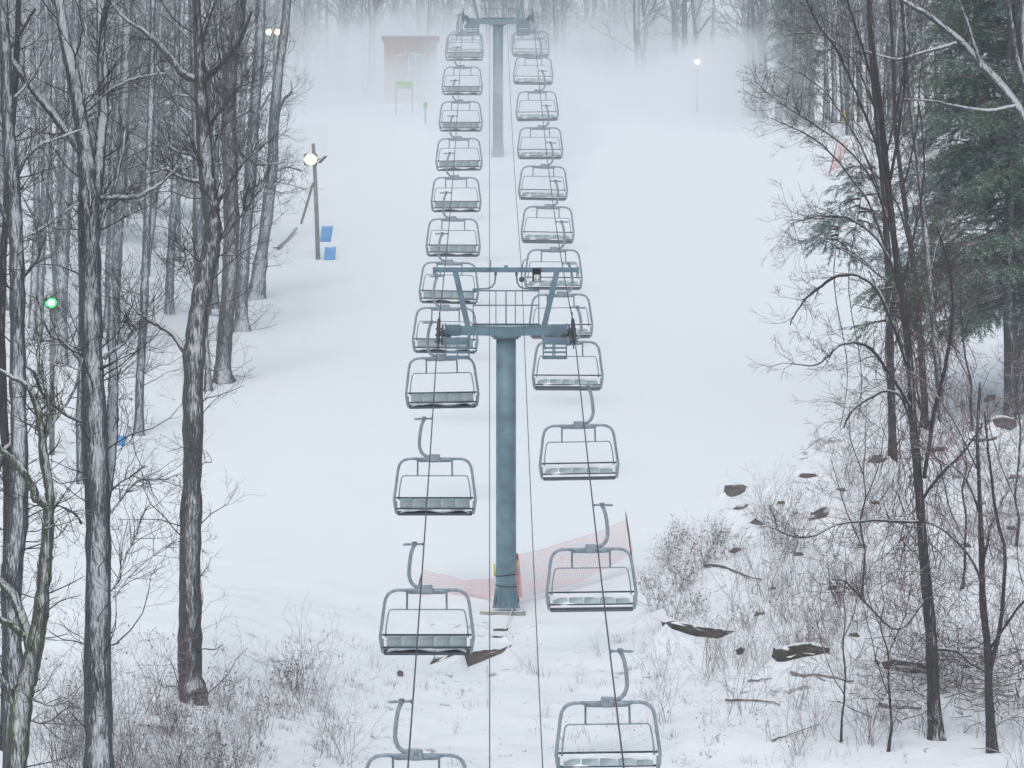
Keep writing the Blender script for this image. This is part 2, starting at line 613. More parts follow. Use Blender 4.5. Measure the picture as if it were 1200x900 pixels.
LG = 1.81
Ld = np.array([70, 82, 94.1, 105.6, 118.2, 130.2, 142.3, 154.4, 166.4, 178.5, 190.5, 202.6])
Lz = np.array([-5.53, -3.25, -.66, 1.66, 3.3, 5.08, 7.03, 9.12, 11.37, 13.85, 16.45, 19.0])
Rd = np.array([73.5, 85.5, 97.6, 109.6, 121.7, 133.7, 145.8, 157.8, 169.9, 181.9, 194])
Rz = np.array([-5.2, -2.77, -.15, 2.0, 3.7, 5.45, 7.47, 9.6, 11.9, 14.5, 17.2])
lowc = np.polyfit(np.r_[Ld[:3], Rd[:3], [105.2] * 6], np.r_[Lz[:3], Rz[:3], [1.62] * 6], 2)
upc = np.polyfit(np.r_[[105.2] * 6, Ld[4:11], Rd[3:10], [204] * 5], np.r_[[1.62] * 6, Lz[4:11], Rz[3:10], [19.3] * 5], 3)


def rope_z(d):
    d = np.asarray(d, float)
    lo, up = np.polyval(lowc, d), np.polyval(upc, d)
    lo0 = np.polyval(lowc, 60.0) + (d - 60) * np.polyval(np.polyder(lowc), 60.0)
    z = np.where(d < 105.2, lo, up)
    z = np.where(d < 60, lo0, z)
    z = np.where(d > 204, 19.3 + (d - 204) * .085, z)
    return z


dd = np.concatenate([np.arange(18, 60, 3), np.arange(60, 102, 1.5), np.arange(102, 109, .25), np.arange(109, 200, 2), np.arange(200, 209, .3), np.arange(209, 300, 5)])
for s, lab in ((-1, 'taut haul rope carrying the chairs that show us their backs'), (1, 'taut haul rope carrying the snow covered chairs that face us')):
    m_ = MB()
    z = rope_z(dd)
    zs = np.convolve(np.pad(z, 2, mode='edge'), np.ones(5) / 5, 'valid')
    near = (np.abs(dd - 105.2) < 3) | (np.abs(dd - 204) < 3)
    z = np.where(near, zs, z)
    m_.tube(np.stack([axis(dd) + s * LG, dd, z], 1), .0165, 6)
    tag(m_.build('haul_rope', M['rope']), lab, 'cable')

# two thin communication cables over the tower heads
for s, lab in ((-.44, 'thin cable running straight over the middle, on the side of backs'), (.42, 'thin cable hung from the pulley beside the number board')):
    m_ = MB()
    z1 = 3.22 if s < 0 else 3.0
    c = np.where(dd < 105, z1 + (dd - 105) * .215 + .0007 * (dd - 105) * (dd - 30) * 0, 0)
    lowpart = z1 + (dd - 105) * .245 + .0009 * (dd - 105) ** 2 * .6
    up = z1 + (dd - 105) * ((20.6 - z1) / 100) + .00045 * (dd - 105) * (dd - 205)
    top = 20.6 + (dd - 205) * .08
    z = np.where(dd < 105, lowpart, np.where(dd < 205, up, top))
    m_.tube(np.stack([axis(dd) + s, dd, z], 1), .0095, 5)
    tag(m_.build('cable', M['rope']), lab, 'cable')

# ------------------------------------------------------------------ chairs (origin = the grip on the rope, riders face +y)
def arc(c, r, a0, a1, n=6):
    """arc in the xz plane"""
    a = np.linspace(math.radians(a0), math.radians(a1), n)
    return [(c[0] + r * math.cos(t), c[1], c[2] + r * math.sin(t)) for t in a]


def make_chair():
    root = thing('lift_chair', 'x', 'chairlift chair')
    g = MB()
    g.tube([(-.44, 0, -.01), (-.40, 0, 0), (-.30, 0, .0)], [.018, .028, .026], 8)
    g.tube([(-.30, 0, 0), (0.0, 0, .01)], [.022, .022], 8)
    g.box((-.20, 0, .015), (.12, .13, .085), bev=.02)
    g.box((-.02, 0, .005), (.06, .22, .06), bev=.015)
    g.build('grip', M['steel'], root)
    h = MB()
    pts = [(-.20, 0, -.01), (-.235, 0, -.08), (-.27, 0, -.19), (-.295, 0, -.34), (-.31, 0, -.50), (-.315, 0, -.62)]
    pts += [(-.30, 0, -.71), (-.262, 0, -.80), (-.20, 0, -.865), (-.12, 0, -.90), (-.03, 0, -.91)]
    h.tube(pts, .040, 10)
    h.build('hanger', M['steel'], root)
    b = MB()
    b.box((.06, 0, -.945), (.24, .16, .20), bev=.02)
    cb = flat_smooth(b.build('clamp_box', M['steel'], root))
    cb.name = 'clamp_box'
    x0, zt = .06, -.965
    t = MB()
    for s in (-1, 1):
        v = [(x0, -.05, zt + .05), (x0, -.05, zt - .075), (x0 + s * .36, -.05, zt - .07), (x0 + s * .50, -.05, zt - .005), (x0 + s * .50, -.05, zt + .025),
             (x0, .05, zt + .05), (x0, .05, zt - .075), (x0 + s * .36, .05, zt - .07), (x0 + s * .50, .05, zt - .005), (x0 + s * .50, .05, zt + .025)]
        f = [(0, 1, 2, 3, 4), (9, 8, 7, 6, 5), (0, 4, 9, 5), (1, 6, 7, 2), (2, 7, 8, 3), (3, 8, 9, 4), (0, 5, 6, 1)]
        if s < 0: f = [tuple(reversed(q)) for q in f]
        t.raw(v, f)
    t.build('top_beam', M['steel'], root, smooth=False)
    # bail: one bent tube from seat side over the top to the other side
    bl = MB()
    right = [(.46, 0, zt + .012), (.62, 0, zt + .01), (.72, 0, zt - .015), (.80, 0, zt - .065), (.855, 0, zt - .15), (.885, 0, zt - .27), (.93, 0, zt - .62), (.965, 0, zt - .88),
             (.972, 0, zt - .98), (.955, 0.02, zt - 1.12), (.92, .05, zt - 1.30)]
    poly = [(x0 - p[0], p[1], p[2]) for p in reversed(right)] + [(x0 + p[0], p[1], p[2]) for p in right]
    bl.tube(poly, .034, 8)
    bl.build('bail', M['steel'], root)
    # restraint bar, swung up at the back, and its two drop links
    sb = MB()
    rr = [(-.865, .02, zt - .98), (-.845, .0, zt - .72), (-.80, -.02, zt - .46), (-.775, -.02, zt - .415), (-.73, -.02, zt - .395)]
    poly = [(x0 + p[0], p[1], p[2]) for p in rr] + [(x0 - p[0], p[1], p[2]) for p in reversed(rr)]
    sb.tube(poly, .0155, 6)
    sb.build('restraint_bar', M['steel'], root)
    for s in (-1, 1):
        dl = MB()
        dl.bar((x0 + s * .41, -.03, zt - .03), (x0 + s * .415, -.02, zt - .40), .035, .035)
        dl.build('drop_link', M['steel'], root)
    # backrest: five panels between an upper and a lower rail
    n = 5
    wv = 1.70 / n
    pm = MB()
    pm.box((0, 0, 0), (wv - .014, .045, .225), bev=.012)
    pme = pm.mesh('backrest_panel', M['panel'])
    for k in range(n):
        o = bpy.data.objects.new('backrest_panel', pme)
        o.location = (x0 - .85 + wv * (k + .5), -.01, zt - 1.055)
        o.rotation_euler = (math.radians(9), 0, 0)
        C.objects.link(o)
        o.parent = root
    for zz, nm, yy in ((-.925, 'upper_rail', .005), (-1.185, 'lower_rail', -.035)):
        r_ = MB()
        r_.tube([(x0 - .93, yy, zt + zz), (x0 + .93, yy, zt + zz)], .021, 8)
        r_.build(nm, M['steel_dark'], root)
    st = MB()
    a = math.radians(7)
    st.box((x0, .235, zt - 1.295), (1.80, .50, .055), rot=np.array([[1, 0, 0], [0, math.cos(a), -math.sin(a)], [0, math.sin(a), math.cos(a)]]), bev=.02)
    flat_smooth(st.build('seat', M['seat'], root))
    for s in (-1, 1):
        sd = MB()
        sd.bar((x0 + s * .915, -.05, zt - 1.29), (x0 + s * .915, .49, zt - 1.245), .04, .05)
        sd.bar((x0 + s * .93, 0, zt - 1.0), (x0 + s * .92, .02, zt - 1.28), .045, .05)
        flat_smooth(sd.build('side_frame', M['steel'], root))
    # snow lying on the seat: an uneven slab
    sn = MB()
    nn, mmn = 26, 7
    vs, fs = [], []
    for j in range(mmn):
        for i in range(nn):
            u, w = i / (nn - 1), j / (mmn - 1)
            x = x0 - .86 + 1.72 * u
            y = .02 + .44 * w
            e = min(1, min(u, 1 - u) * 9) * min(1, min(w + .12, 1 - w) * 5)
            hgt = e * (.03 + .075 * noise.noise((x * 2.3, y * 4, 9.2)) + .05 * (1 - w)) - .014
            vs.append((x, y, zt - 1.295 + (y - .235) * math.sin(a) + .03 + hgt))
    for j in range(mmn - 1):
        for i in range(nn - 1):
            k = j * nn + i
            fs.append((k, k + 1, k + nn + 1, k + nn))
    sn.raw(vs, fs)
    # snow blown against the front of the backrest
    vs, fs = [], []
    for j in range(6):
        for i in range(nn):
            u, w = i / (nn - 1), j / 5
            x = x0 - .84 + 1.68 * u
            zc = zt - 1.175 + .235 * w
            t_ = max(0, .22 + 1.3 * noise.noise((x * 2.6, zc * 7, 3.1)) - .55 * w)
            yb = .020 + (.12 - w * .235) * math.tan(math.radians(9)) * -.35
            vs.append((x, yb + (.055 * t_ - .012) * min(1, min(u, 1 - u) * 12), zc))
    for j in range(5):
        for i in range(nn - 1):
            k = j * nn + i
            fs.append((k + nn, k + nn + 1, k + 1, k))
    sn.raw(vs, fs)
    sn.build('snow_cover', M['snow_lump'], root)
    return root


ORD = ['first', 'second', 'third', 'fourth', 'fifth', 'sixth', 'seventh', 'eighth', 'ninth', 'tenth', 'eleventh', 'twelfth', 'thirteenth', 'fourteenth', 'fifteenth']
proto = make_chair()
first = True
Lall = list(Ld) + [202.6 + 12.05 * k for k in range(1, 4)]
Rall = list(Rd) + [194 + 12.05 * k for k in range(1, 5)]
CHAIRS = {}
for side, ds in ((-1, Lall), (1, Rall)):
    below = [d for d in ds if d < 104]
    mid = [d for d in ds if 104 <= d < 203]
    beyond = [d for d in ds if d >= 203]
    for d in ds:
        o = proto if first else copy_tree(proto)
        first = False
        o.location = (axis(d) + side * LG, d, float(rope_z(d)))
        o.rotation_euler = (R.uniform(-.035, .035), R.uniform(-.022, .022), (0 if side < 0 else math.pi) + R.uniform(-.03, .03))
        look = 'empty chair with its bare pale back towards us' if side < 0 else 'empty chair facing us with snow on its seat'
        if d in below:
            k = len(below) - 1 - below.index(d)
            where = ORD[k] + ' below the near tower'
        elif d in mid:
            k = mid.index(d)
            where = ORD[k] + ' up from the near tower'
        else:
            k = beyond.index(d)
            where = ORD[k] + ' beyond the upper tower'
        o['label'] = look + ', ' + where
        o['category'] = 'chairlift chair'
        o['group'] = 'chairs climbing with their backs to us' if side < 0 else 'snowy chairs coming down towards us'
        CHAIRS[(side, round(d, 1))] = o


def text_mesh(txt, size, m, name, parent, loc, rot, shear=0.0, ext=.003):
    cu = bpy.data.curves.new(name, 'FONT')
    cu.body = txt
    cu.size = size
    cu.align_x = 'CENTER'
    cu.align_y = 'CENTER'
    cu.extrude = ext
    cu.shear = shear
    tmp = bpy.data.objects.new(name, cu)
    C.objects.link(tmp)
    dg = bpy.context.evaluated_depsgraph_get()
    dg.update()
    me = bpy.data.meshes.new_from_object(tmp.evaluated_get(dg))
    bpy.data.objects.remove(tmp)
    me.materials.clear()
    me.materials.append(m)
    o = bpy.data.objects.new(name, me)
    C.objects.link(o)
    o.parent = parent
    o.location = loc
    o.rotation_euler = rot
    return o


for key, txt in (((-1, 70.0), '11'), ((1, 73.5), '11')):
    ch = CHAIRS.get(key)
    if ch is None: continue
    for c in ch.children:
        if c.name.split('.')[0] == 'clamp_box':
            if key[0] < 0:
                text_mesh(txt, .10, M['black'], 'number', c, (.06, -.083, -.935), (math.radians(90), 0, 0))
            else:
                text_mesh(txt, .085, M['steel_dark'], 'number', c, (.06, .083, -.93), (math.radians(90), 0, math.pi))

# ------------------------------------------------------------------ tower (origin at the base centre; z up; line runs along +y)
def make_tower(H, rz_at, label, sign=True):
    """H: height of the pole; rz_at: height of the rope above the base"""
    root = thing('lift_tower', label, 'lift tower')
    p = MB()
    n = 28
    hts = [.0, .16, .18, 1.0, 3.0, H - .05]
    p.tube([(0, 0, z) for z in (.03, .55, 2, 4, H)], [.275, .272, .27, .268, .265], n)
    p.build('pole', M['tower'], root)
    b = MB()
    b.tube([(0, 0, .0), (0, 0, .05)], [.37, .37], 24)
    b.tube([(0, 0, .62), (0, 0, .68)], [.287, .287], 28)
    b.tube([(0, 0, .04), (0, 0, .3), (0, 0, .62)], [.31, .292, .28], 28, cap=False)
    for k in range(12):
        a = k * math.pi / 6
        c, s = math.cos(a), math.sin(a)
        v = [(.27, -.012, .05), (.355, -.012, .05), (.295, -.012, .50), (.27, -.012, .56), (.27, .012, .05), (.355, .012, .05), (.295, .012, .50), (.27, .012, .56)]
        v = [(x * c - y * s, x * s + y * c, z) for x, y, z in v]
        b.raw(v, [(0, 1, 2, 3), (7, 6, 5, 4), (1, 5, 6, 2), (2, 6, 7, 3)])
    flat_smooth(b.build('base_flange', M['tower'], root))
    bo = MB()
    for k in range(12):
        a = (k + .5) * math.pi / 6
        bo.tube([(.335 * math.cos(a), .335 * math.sin(a), .05), (.335 * math.cos(a), .335 * math.sin(a), .12)], .022, 6)
    bo.build('anchor_bolts', M['steel'], root)
    st = MB()
    for zz in (.60, .88):
        ring = [(.285 * math.cos(t), .285 * math.sin(t), zz + .03 * math.sin(t * 1.0 + zz * 9)) for t in np.linspace(0, 2 * math.pi, 25)]
        st.tube(ring, .012, 5, cap=False)
    st.build('strap', M['rubber'], root)
    cap = MB()
    cap.tube([(0, 0, H - .07), (0, 0, H - .02)], [.34, .34], 24)
    cap.tube([(0, 0, H - .02), (0, 0, H + .02)], [.40, .40], 24)
    flat_smooth(cap.build('cap_flange', M['tower'], root))
    # cross arm: deeper in the middle, boxes at the ends
    ca = MB()
    zc = H + .17
    xs = [-1.62, -1.2, -.55, 0, .55, 1.2, 1.62]
    lowz = [zc - .12, zc - .13, zc - .145, zc - .15, zc - .145, zc - .13, zc - .12]
    topz = [zc + .12, zc + .12, zc + .11, zc + .10, zc + .11, zc + .12, zc + .12]
    v, f = [], []
    for x, l, t in zip(xs, lowz, topz):
        v += [(x, -.17, l), (x, .17, l), (x, .17, t), (x, -.17, t)]
    for i in range(len(xs) - 1):
        a = i * 4
        for j in range(4):
            f.append((a + j, a + (j + 1) % 4, a + 4 + (j + 1) % 4, a + 4 + j))
    f += [(3, 2, 1, 0), tuple(len(v) - 4 + j for j in range(4))]
    ca.raw(v, f)
    for s in (-1, 1):
        ca.box((s * 1.42, -.0, zc), (.40, .42, .30), bev=.015)
        ca.box((s * 1.62, 0, zc), (.05, .50, .36), bev=.01)
        for x in (1.25, 1.36, 1.5):
            ca.box((s * x, -.22, zc), (.025, .03, .33), bev=.004)
        ca.bar((s * .95, -.15, zc - .12), (s * 1.06, -.15, zc - .52), .16, .03)
        ca.bar((s * .95, .15, zc - .12), (s * 1.06, .15, zc - .52), .16, .03)
    flat_smooth(ca.build('crossarm', M['tower'], root))
    pl = MB()
    for k in range(3):
        pl.box((0, -.11 + k * .11, zc + .135), (1.72, .095, .025), bev=.004)
    pl.box((0, -.19, zc + .150), (1.76, .02, .06), bev=.004)
    pl.build('catwalk', M['tower'], root, smooth=False)
    # lifting frame
    zt = H + 1.79
    lf = MB()
    lf.box((0, 0, zt), (3.92, .13, .13), bev=.012)
    lf.box((0, 0, zt + .07), (.10, .16, .10), bev=.01)
    for s in (-1, 1):
        lf.box((s * 1.93, 0, zt - .02), (.06, .2, .19), bev=.01)
        for yy in (-.08, .08):
            lf.bar((s * 1.90, yy, zt - .06), (s * 1.90, yy, zt - .22), .03, .03)
            lf.bar((s * 1.76, yy, zt - .06), (s * 1.76, yy, zt - .18), .03, .03)
    flat_smooth(lf.build('lifting_beam', M['tower'], root))
    for s in (-1, 1):
        lp = MB()
        lp.bar((s * 1.02, 0, zc + .10), (s * 1.36, 0, zt - .05), .12, .15)
        flat_smooth(lp.build('lifting_post', M['tower'], root))
        hk = MB()
        hk.tube([(s * .28, .06, zt - .06), (s * .285, .06, zt - .2), (s * .30, .06, zt - .34), (s * .38, .06, zt - .46), (s * .50, .06, zt - .50), (s * .9, .06, zt - .52)], .022, 6)
        hk.box((s * .28, .06, zt - .10), (.07, .08, .12), bev=.01)
        hk.build('cable_hook', M['tower'], root)
    rl = MB()
    for zz in (zt - .56, zt - .95):
        for yy in (-.2, .2):
            rl.tube([(-.88, yy, zz), (.88, yy, zz)], .014, 6)
    for x in (-.88, -.27, 0, .25, .88):
        for yy in (-.2, .2):
            rl.tube([(x, yy, zc + .12), (x, yy, zt - .55)], .014 if x else .02, 6)
    rl.build('guard_rail', M['tower'], root)
    pu = MB()
    pu.tube([(.42, -.03, zt + .02), (.46, -.03, zt + .22), (.53, -.03, zt + .28)], .014, 6)
    pu.tube([(.42, -.03, zt), (.42, -.03, zt - .30)], [.02, .02], 6)
    pu.tube([(.42, -.11, zt - .26), (.42, .05, zt - .26)], [.075, .075], 14)
    pu.build('cable_pulley', M['steel_dark'], root)
    pu = MB()
    pu.tube([(-.42, -.03, zt), (-.40, -.03, zt + .26)], .012, 6)
    pu.build('guide_rod', M['steel_dark'], root)
    # sheave trains, one under each rope
    zr = rz_at
    slope = .19
    for s in (-1, 1):
        tr = MB()
        x = s * LG
        r0 = .17
        tr.bar((x - s * .10, -1.15, zr - .28 - 1.15 * slope), (x - s * .10, 1.15, zr - .28 + 1.15 * slope), .05, .16)
        tr.tube([(x - s * .06, 0, zr - .28), (s * 1.55, 0, zr - .20)], [.085, .085], 12)
        tr.tube([(x - s * .2, -.2, zr - .42), (s * 1.60, -.1, zc - .1)], [.05, .05], 10)
        tr.tube([(x - s * .24, -.28, zr - .36), (x - s * .24, .28, zr - .34)], [.10, .10], 12)
        for yy in (-.95, 0, .95):
            tr.bar((x - s * .02, yy, zr - .50 + yy * slope), (x - s * .02, yy, zr + .16 + yy * slope), .035, .05)
            tr.bar((x - s * .12, yy, zr - .30 + yy * slope), (x + s * .09, yy, zr - .30 + yy * slope), .03, .05)
        to = flat_smooth(tr.build('sheave_train', M['steel_dark'], root))
        wm = MB()
        aa = np.linspace(0, 2 * math.pi, 19)[:-1]
        prof = [(-.045, .155), (-.03, .175), (-.012, .155), (.012, .155), (.03, .175), (.045, .155)]
        vs = [(px_, r * math.cos(a), r * math.sin(a)) for px_, r in prof for a in aa]
        fs = []
        for i in range(len(prof) - 1):
            for j in range(18):
                j2 = (j + 1) % 18
                fs.append((i * 18 + j, i * 18 + j2, (i + 1) * 18 + j2, (i + 1) * 18 + j))
        fs += [tuple(range(17, -1, -1)), tuple(len(vs) - 18 + j for j in range(18))]
        wm.raw(vs, fs)
        wme = wm.mesh('sheave', M['rubber'])
        for k in range(6):
            yy = -1.0 + k * .4
            w = bpy.data.objects.new('sheave', wme)
            C.objects.link(w)
            w.parent = to
            bend = -.028 * (abs(yy) / 1.0) ** 1.6
            w.location = (x, yy, zr - .172 + yy * slope + bend)
        # work step hung under the cross arm
        ws = MB()
        xx = s * 1.30
        for k in range(4):
            ws.box((xx, -.34, zc - .36 - k * .115), (.62, .24, .05), bev=.006)
        for e in (-.31, 0, .31):
            ws.bar((xx + e, -.46, zc - .18), (xx + e, -.46, zc - .78), .035, .03)
        ws.box((xx, -.455, zc - .27), (.66, .02, .15), bev=.004)
        ws.box((xx, -.455, zc - .74), (.66, .02, .08), bev=.004)
        for e in (-.30, .30):
            ws.bar((xx + e, -.16, zc - .08), (xx + e, -.34, zc - .34), .06, .03)
        flat_smooth(ws.build('work_step', M['tower'], root))
        # pressed cylinder block beside the step
        cy = MB()
        cy.box((s * 1.66, -.26, zc - .30), (.18, .16, .24), bev=.05)
        flat_smooth(cy.build('junction_box', M['steel'], root))
    if sign:
        sg = MB()
        sg.box((.82, -.10, zt - .14), (.235, .02, .36), bev=.004)
        so_ = sg.build('number_board', M['black'], root, smooth=False)
        wp = MB()
        wp.box((.835, -.114, zt - .22), (.165, .008, .17))
        wpo = wp.build('number_plate', M['white'], so_, smooth=False)
        text_mesh('12', .18, M['black'], 'numerals', so_, (.835, -.121, zt - .22), (math.radians(90), 0, 0), shear=.12)
    return root


zb1 = -6.0
tw = make_tower(7.27, float(rope_z(105.2)) - zb1 - .0, 'blue grey lift tower by the orange net, wearing board 12')
tw.location = (axis(105), 105.2, zb1)
tw.rotation_euler = (0, 0, .00575)
zb2 = Hs(axis(204), 204) - .1
tw2 = make_tower(19.3 - zb2 - .62, 19.3 - zb2, 'pale upper lift tower standing on the hazy crest', sign=False)
tw2.location = (axis(204), 204, zb2)

ft = MB()
ft.box((0, 0, 0), (1.25, 1.1, .5), bev=.06)
fo = flat_smooth(ft.build('concrete_footing', M['concrete'], None))
fo.location = (axis(105) - .1, 105.1, zb1 - .315)
tag(fo, 'weathered concrete footing under the near lift tower', 'footing')
exec_after = []

# ------------------------------------------------------------------ bare trees
def unit(v):
    return v / (np.linalg.norm(v) + 1e-12)


def rperp(rng, d):
    a = rng.normal(size=3)
    a -= d * (a @ d)
    return unit(a)


def grow(T, rng, p, d, L, r, lvl, maxlvl, dens=(5, 5, 5), trop=.12, wig=.22, split=1, minr=.0035, ratio=.5):
    """one branch with its side branches; T[0] takes thick wood, T[1] the twigs"""
    n = 6 if L > 1.2 else (5 if L > .6 else 4)
    pts = [p]
    dcur = d.copy()
    for i in range(n - 1):
        dcur = unit(dcur + rng.normal(size=3) * wig + np.array([0, 0, trop]))
        pts.append(pts[-1] + dcur * (L / (n - 1)))
    P = np.array(pts)
    rad = np.linspace(r, max(minr, r * .35), n)
    k = 7 if r > .06 else (5 if r > .025 else (4 if r > .012 else 3))
    T[0 if lvl <= split else 1].tube(P, rad, k, cap=False)
    if lvl >= maxlvl:
        return
    nch = dens[min(lvl, len(dens) - 1)]
    nch = max(1, int(nch * rng.uniform(.7, 1.3)))
    for c in range(nch):
        t = rng.uniform(.22, 1.0)
        x = t * (n - 1)
        i = min(int(x), n - 2)
        q = P[i] * (1 - (x - i)) + P[i + 1] * (x - i)
        td = unit(P[i + 1] - P[i])
        a = rng.uniform(.45, 1.05)
        nd = unit(td * math.cos(a) + rperp(rng, td) * math.sin(a))
        grow(T, rng, q, nd, L * rng.uniform(.38, .62) * (1.1 - .35 * t), max(minr, r * (1 - .6 * t) * ratio), lvl + 1, maxlvl, dens, trop, wig, split, minr, ratio)


def smooth_poly(P, w, sub=5):
    """Catmull-Rom through points with widths"""
    P = np.array(P, float)
    w = np.array(w, float)
    n = len(P)
    out, ow = [], []
    for i in range(n - 1):
        p0, p1, p2, p3 = P[max(i - 1, 0)], P[i], P[i + 1], P[min(i + 2, n - 1)]
        for t in np.linspace(0, 1, sub, endpoint=False):
            out.append(.5 * ((2 * p1) + (-p0 + p2) * t + (2 * p0 - 5 * p1 + 4 * p2 - p3) * t ** 2 + (-p0 + 3 * p1 - 3 * p2 + p3) * t ** 3))
            ow.append(w[i] * (1 - t) + w[i + 1] * t)
    out.append(P[-1])
    ow.append(w[-1])
    return np.array(out), np.array(ow)


def key_tree(name, label, cat, d, trunk, limbs, seed, bark_m, twig_m, side=14, sideL=(.8, 1.6), dens=(5, 5, 4), spread=1.2, limb_twigs=9, twigr=.011, lean=0.0, flare=1.35, group=None, maxlvl=3, twig_bias=None):
    """a tree whose trunk and limbs follow measured outlines at distance d; trunk/limbs: (X, Y, width px)"""
    rng = np.random.default_rng(seed)
    P = [px(X, Y, d) for X, Y, w in trunk]
    Wd = [w / F * d / 2 for X, Y, w in trunk]
    base = P[0].copy()
    gz = Hs(base[0], base[1])
    if P[0][2] > gz - .15:                     # root the trunk a little below the snow
        P.insert(0, np.array([base[0], base[1], min(gz, P[0][2]) - .35]))
        Wd.insert(0, Wd[0] * (1.06 if P[1][2] - gz < .5 else flare))
    elif P[0][2] < gz - .5:
        pass
    base = np.array([P[0][0], P[0][1], gz])
    root = thing(name, label, cat, tuple(base), 0, group)
    T = (MB(), MB())
    pts, rad = smooth_poly(P, Wd, 6)
    jit = np.cumsum(rng.normal(size=(len(pts), 3)) * .004, axis=0)
    T[0].tube(pts - base + jit, rad * (1 + .05 * rng.normal(size=len(rad))), 14, cap=False)
    rings = T[0].v[0].reshape(len(pts), 14, 3)
    cen = rings.mean(axis=1, keepdims=True)
    th = np.arange(14) * (2 * math.pi / 14)
    ph = rng.uniform(0, 6.28, 3)
    for i_, rg_ in enumerate(rings):
        zz = float(cen[i_, 0, 2])
        fl = max(0.0, 1 - max(0, zz + .1) / .75) ** 2
        k_ = 1 + .035 * rng.normal(size=14) + fl * (.28 + .26 * np.sin(3 * th + ph[0]) + .14 * np.sin(5 * th + ph[1]))
        rings[i_] = cen[i_] + (rg_ - cen[i_]) * k_[:, None]
    T[0].v[0] = rings.reshape(-1, 3)
    stems = []
    for lb in limbs:
        a = lb[0]
        y0 = rng.normal() * .1
        y1 = rng.uniform(-1, 1) * spread
        n = len(lb)
        LP = [px(X, Y, d) + np.array([0, (y1 * (i / (n - 1)) ** 1.3 if n > 1 else 0), 0]) for i, (X, Y, w) in enumerate(lb)]
        LW = [w / F * d / 2 for X, Y, w in lb]
        q, rr = smooth_poly(LP, LW, 5)
        q = q - base + np.cumsum(rng.normal(size=(len(q), 3)) * .012, axis=0)
        T[0].tube(q, rr, 8 if rr[0] > .05 else 5, cap=False)
        stems.append((q, rr))
        m = max(3, int(limb_twigs * np.linalg.norm(q[-1] - q[0]) / 1.6))
        for c in range(m):
            t = rng.uniform(.12, 1) * (len(q) - 1)
            i = min(int(t), len(q) - 2)
            td = unit(q[i + 1] - q[i])
            an = rng.uniform(.4, 1.15)
            nd = unit(td * math.cos(an) + rperp(rng, td) * math.sin(an))
            if twig_bias is not None:
                nd = unit(nd + np.array(twig_bias))
            grow(T, rng, q[i], nd, rng.uniform(.5, 1.25), min(rr[i] * .6, twigr), 2, maxlvl + 1, dens, .05, .26, 1, .003)
    zs = pts[:, 2]
    for c in range(side):
        i = rng.integers(3, len(pts) - 1)
        td = unit(pts[i] - pts[i - 1])
        a = rng.uniform(.9, 1.4)
        nd = unit(td * math.cos(a) + rperp(rng, td) * math.sin(a))
        grow(T, rng, pts[i] - base, nd, rng.uniform(*sideL), min(rad[i] * .35, twigr * 1.5), 2, maxlvl + 1, dens, .08, .24, 1, .003)
    T[0].build('trunk', bark_m, root)
    T[1].build('crown', twig_m, root)
    return root


# --- the near trees on the left bank
key_tree('bare_tree', 'tall snow streaked tree with a thick double trunk', 'tree', 77,
         [(117, 960, 40), (116, 880, 35), (115, 760, 31), (115, 640, 31), (112, 520, 30), (108, 420, 27), (107, 330, 26), (106, 250, 26), (103, 190, 20), (98, 150, 17), (92, 105, 16), (82, 55, 14), (74, 0, 12), (66, -60, 10)],
         [[(112, 240, 16), (116, 170, 13), (119, 110, 12), (115, 50, 11), (113, 0, 10), (110, -60, 8)],
          [(119, 110, 9), (122, 40, 8), (132, 0, 6), (140, -40, 5)],
          [(102, 190, 12), (86, 160, 10), (62, 128, 9), (38, 98, 8), (24, 72, 7), (10, 45, 5), (0, 40, 4)],
          [(107, 232, 8), (130, 231, 7), (160, 228, 6), (185, 215, 4), (210, 190, 2)],
          [(113, 640, 9), (125, 560, 12), (128, 500, 14), (124, 450, 12), (120, 380, 9)],
          [(108, 290, 6), (125, 250, 5), (140, 200, 4), (150, 150, 3)],
          [(121, 420, 6), (140, 405, 4), (158, 385, 3), (175, 360, 2)],
          [(96, 494, 5), (75, 485, 4), (58, 470, 4), (45, 440, 3), (30, 430, 2)],
          [(95, 420, 5), (80, 400, 4), (62, 385, 3), (45, 340, 2)],
          [(100, 130, 5), (130, 100, 4), (160, 85, 3), (190, 80, 2)],
          [(96, 613, 3), (90, 600, 3), (78, 590, 2), (66, 585, 2)],
          [(131, 575, 3), (150, 560, 2), (170, 548, 2)],
          [(130, 600, 3), (160, 565, 2.4), (190, 566, 2), (210, 558, 1.5)],
          [(132, 690, 2.5), (150, 650, 2), (165, 610, 2), (176, 590, 1.2)],
          [(132, 700, 2.5), (155, 670, 2), (185, 640, 1.5), (205, 630, 1)]],
         101, M['bark'], M['twig'], side=64, sideL=(.8, 2.3), dens=(6, 6, 4), limb_twigs=12, spread=1.6)
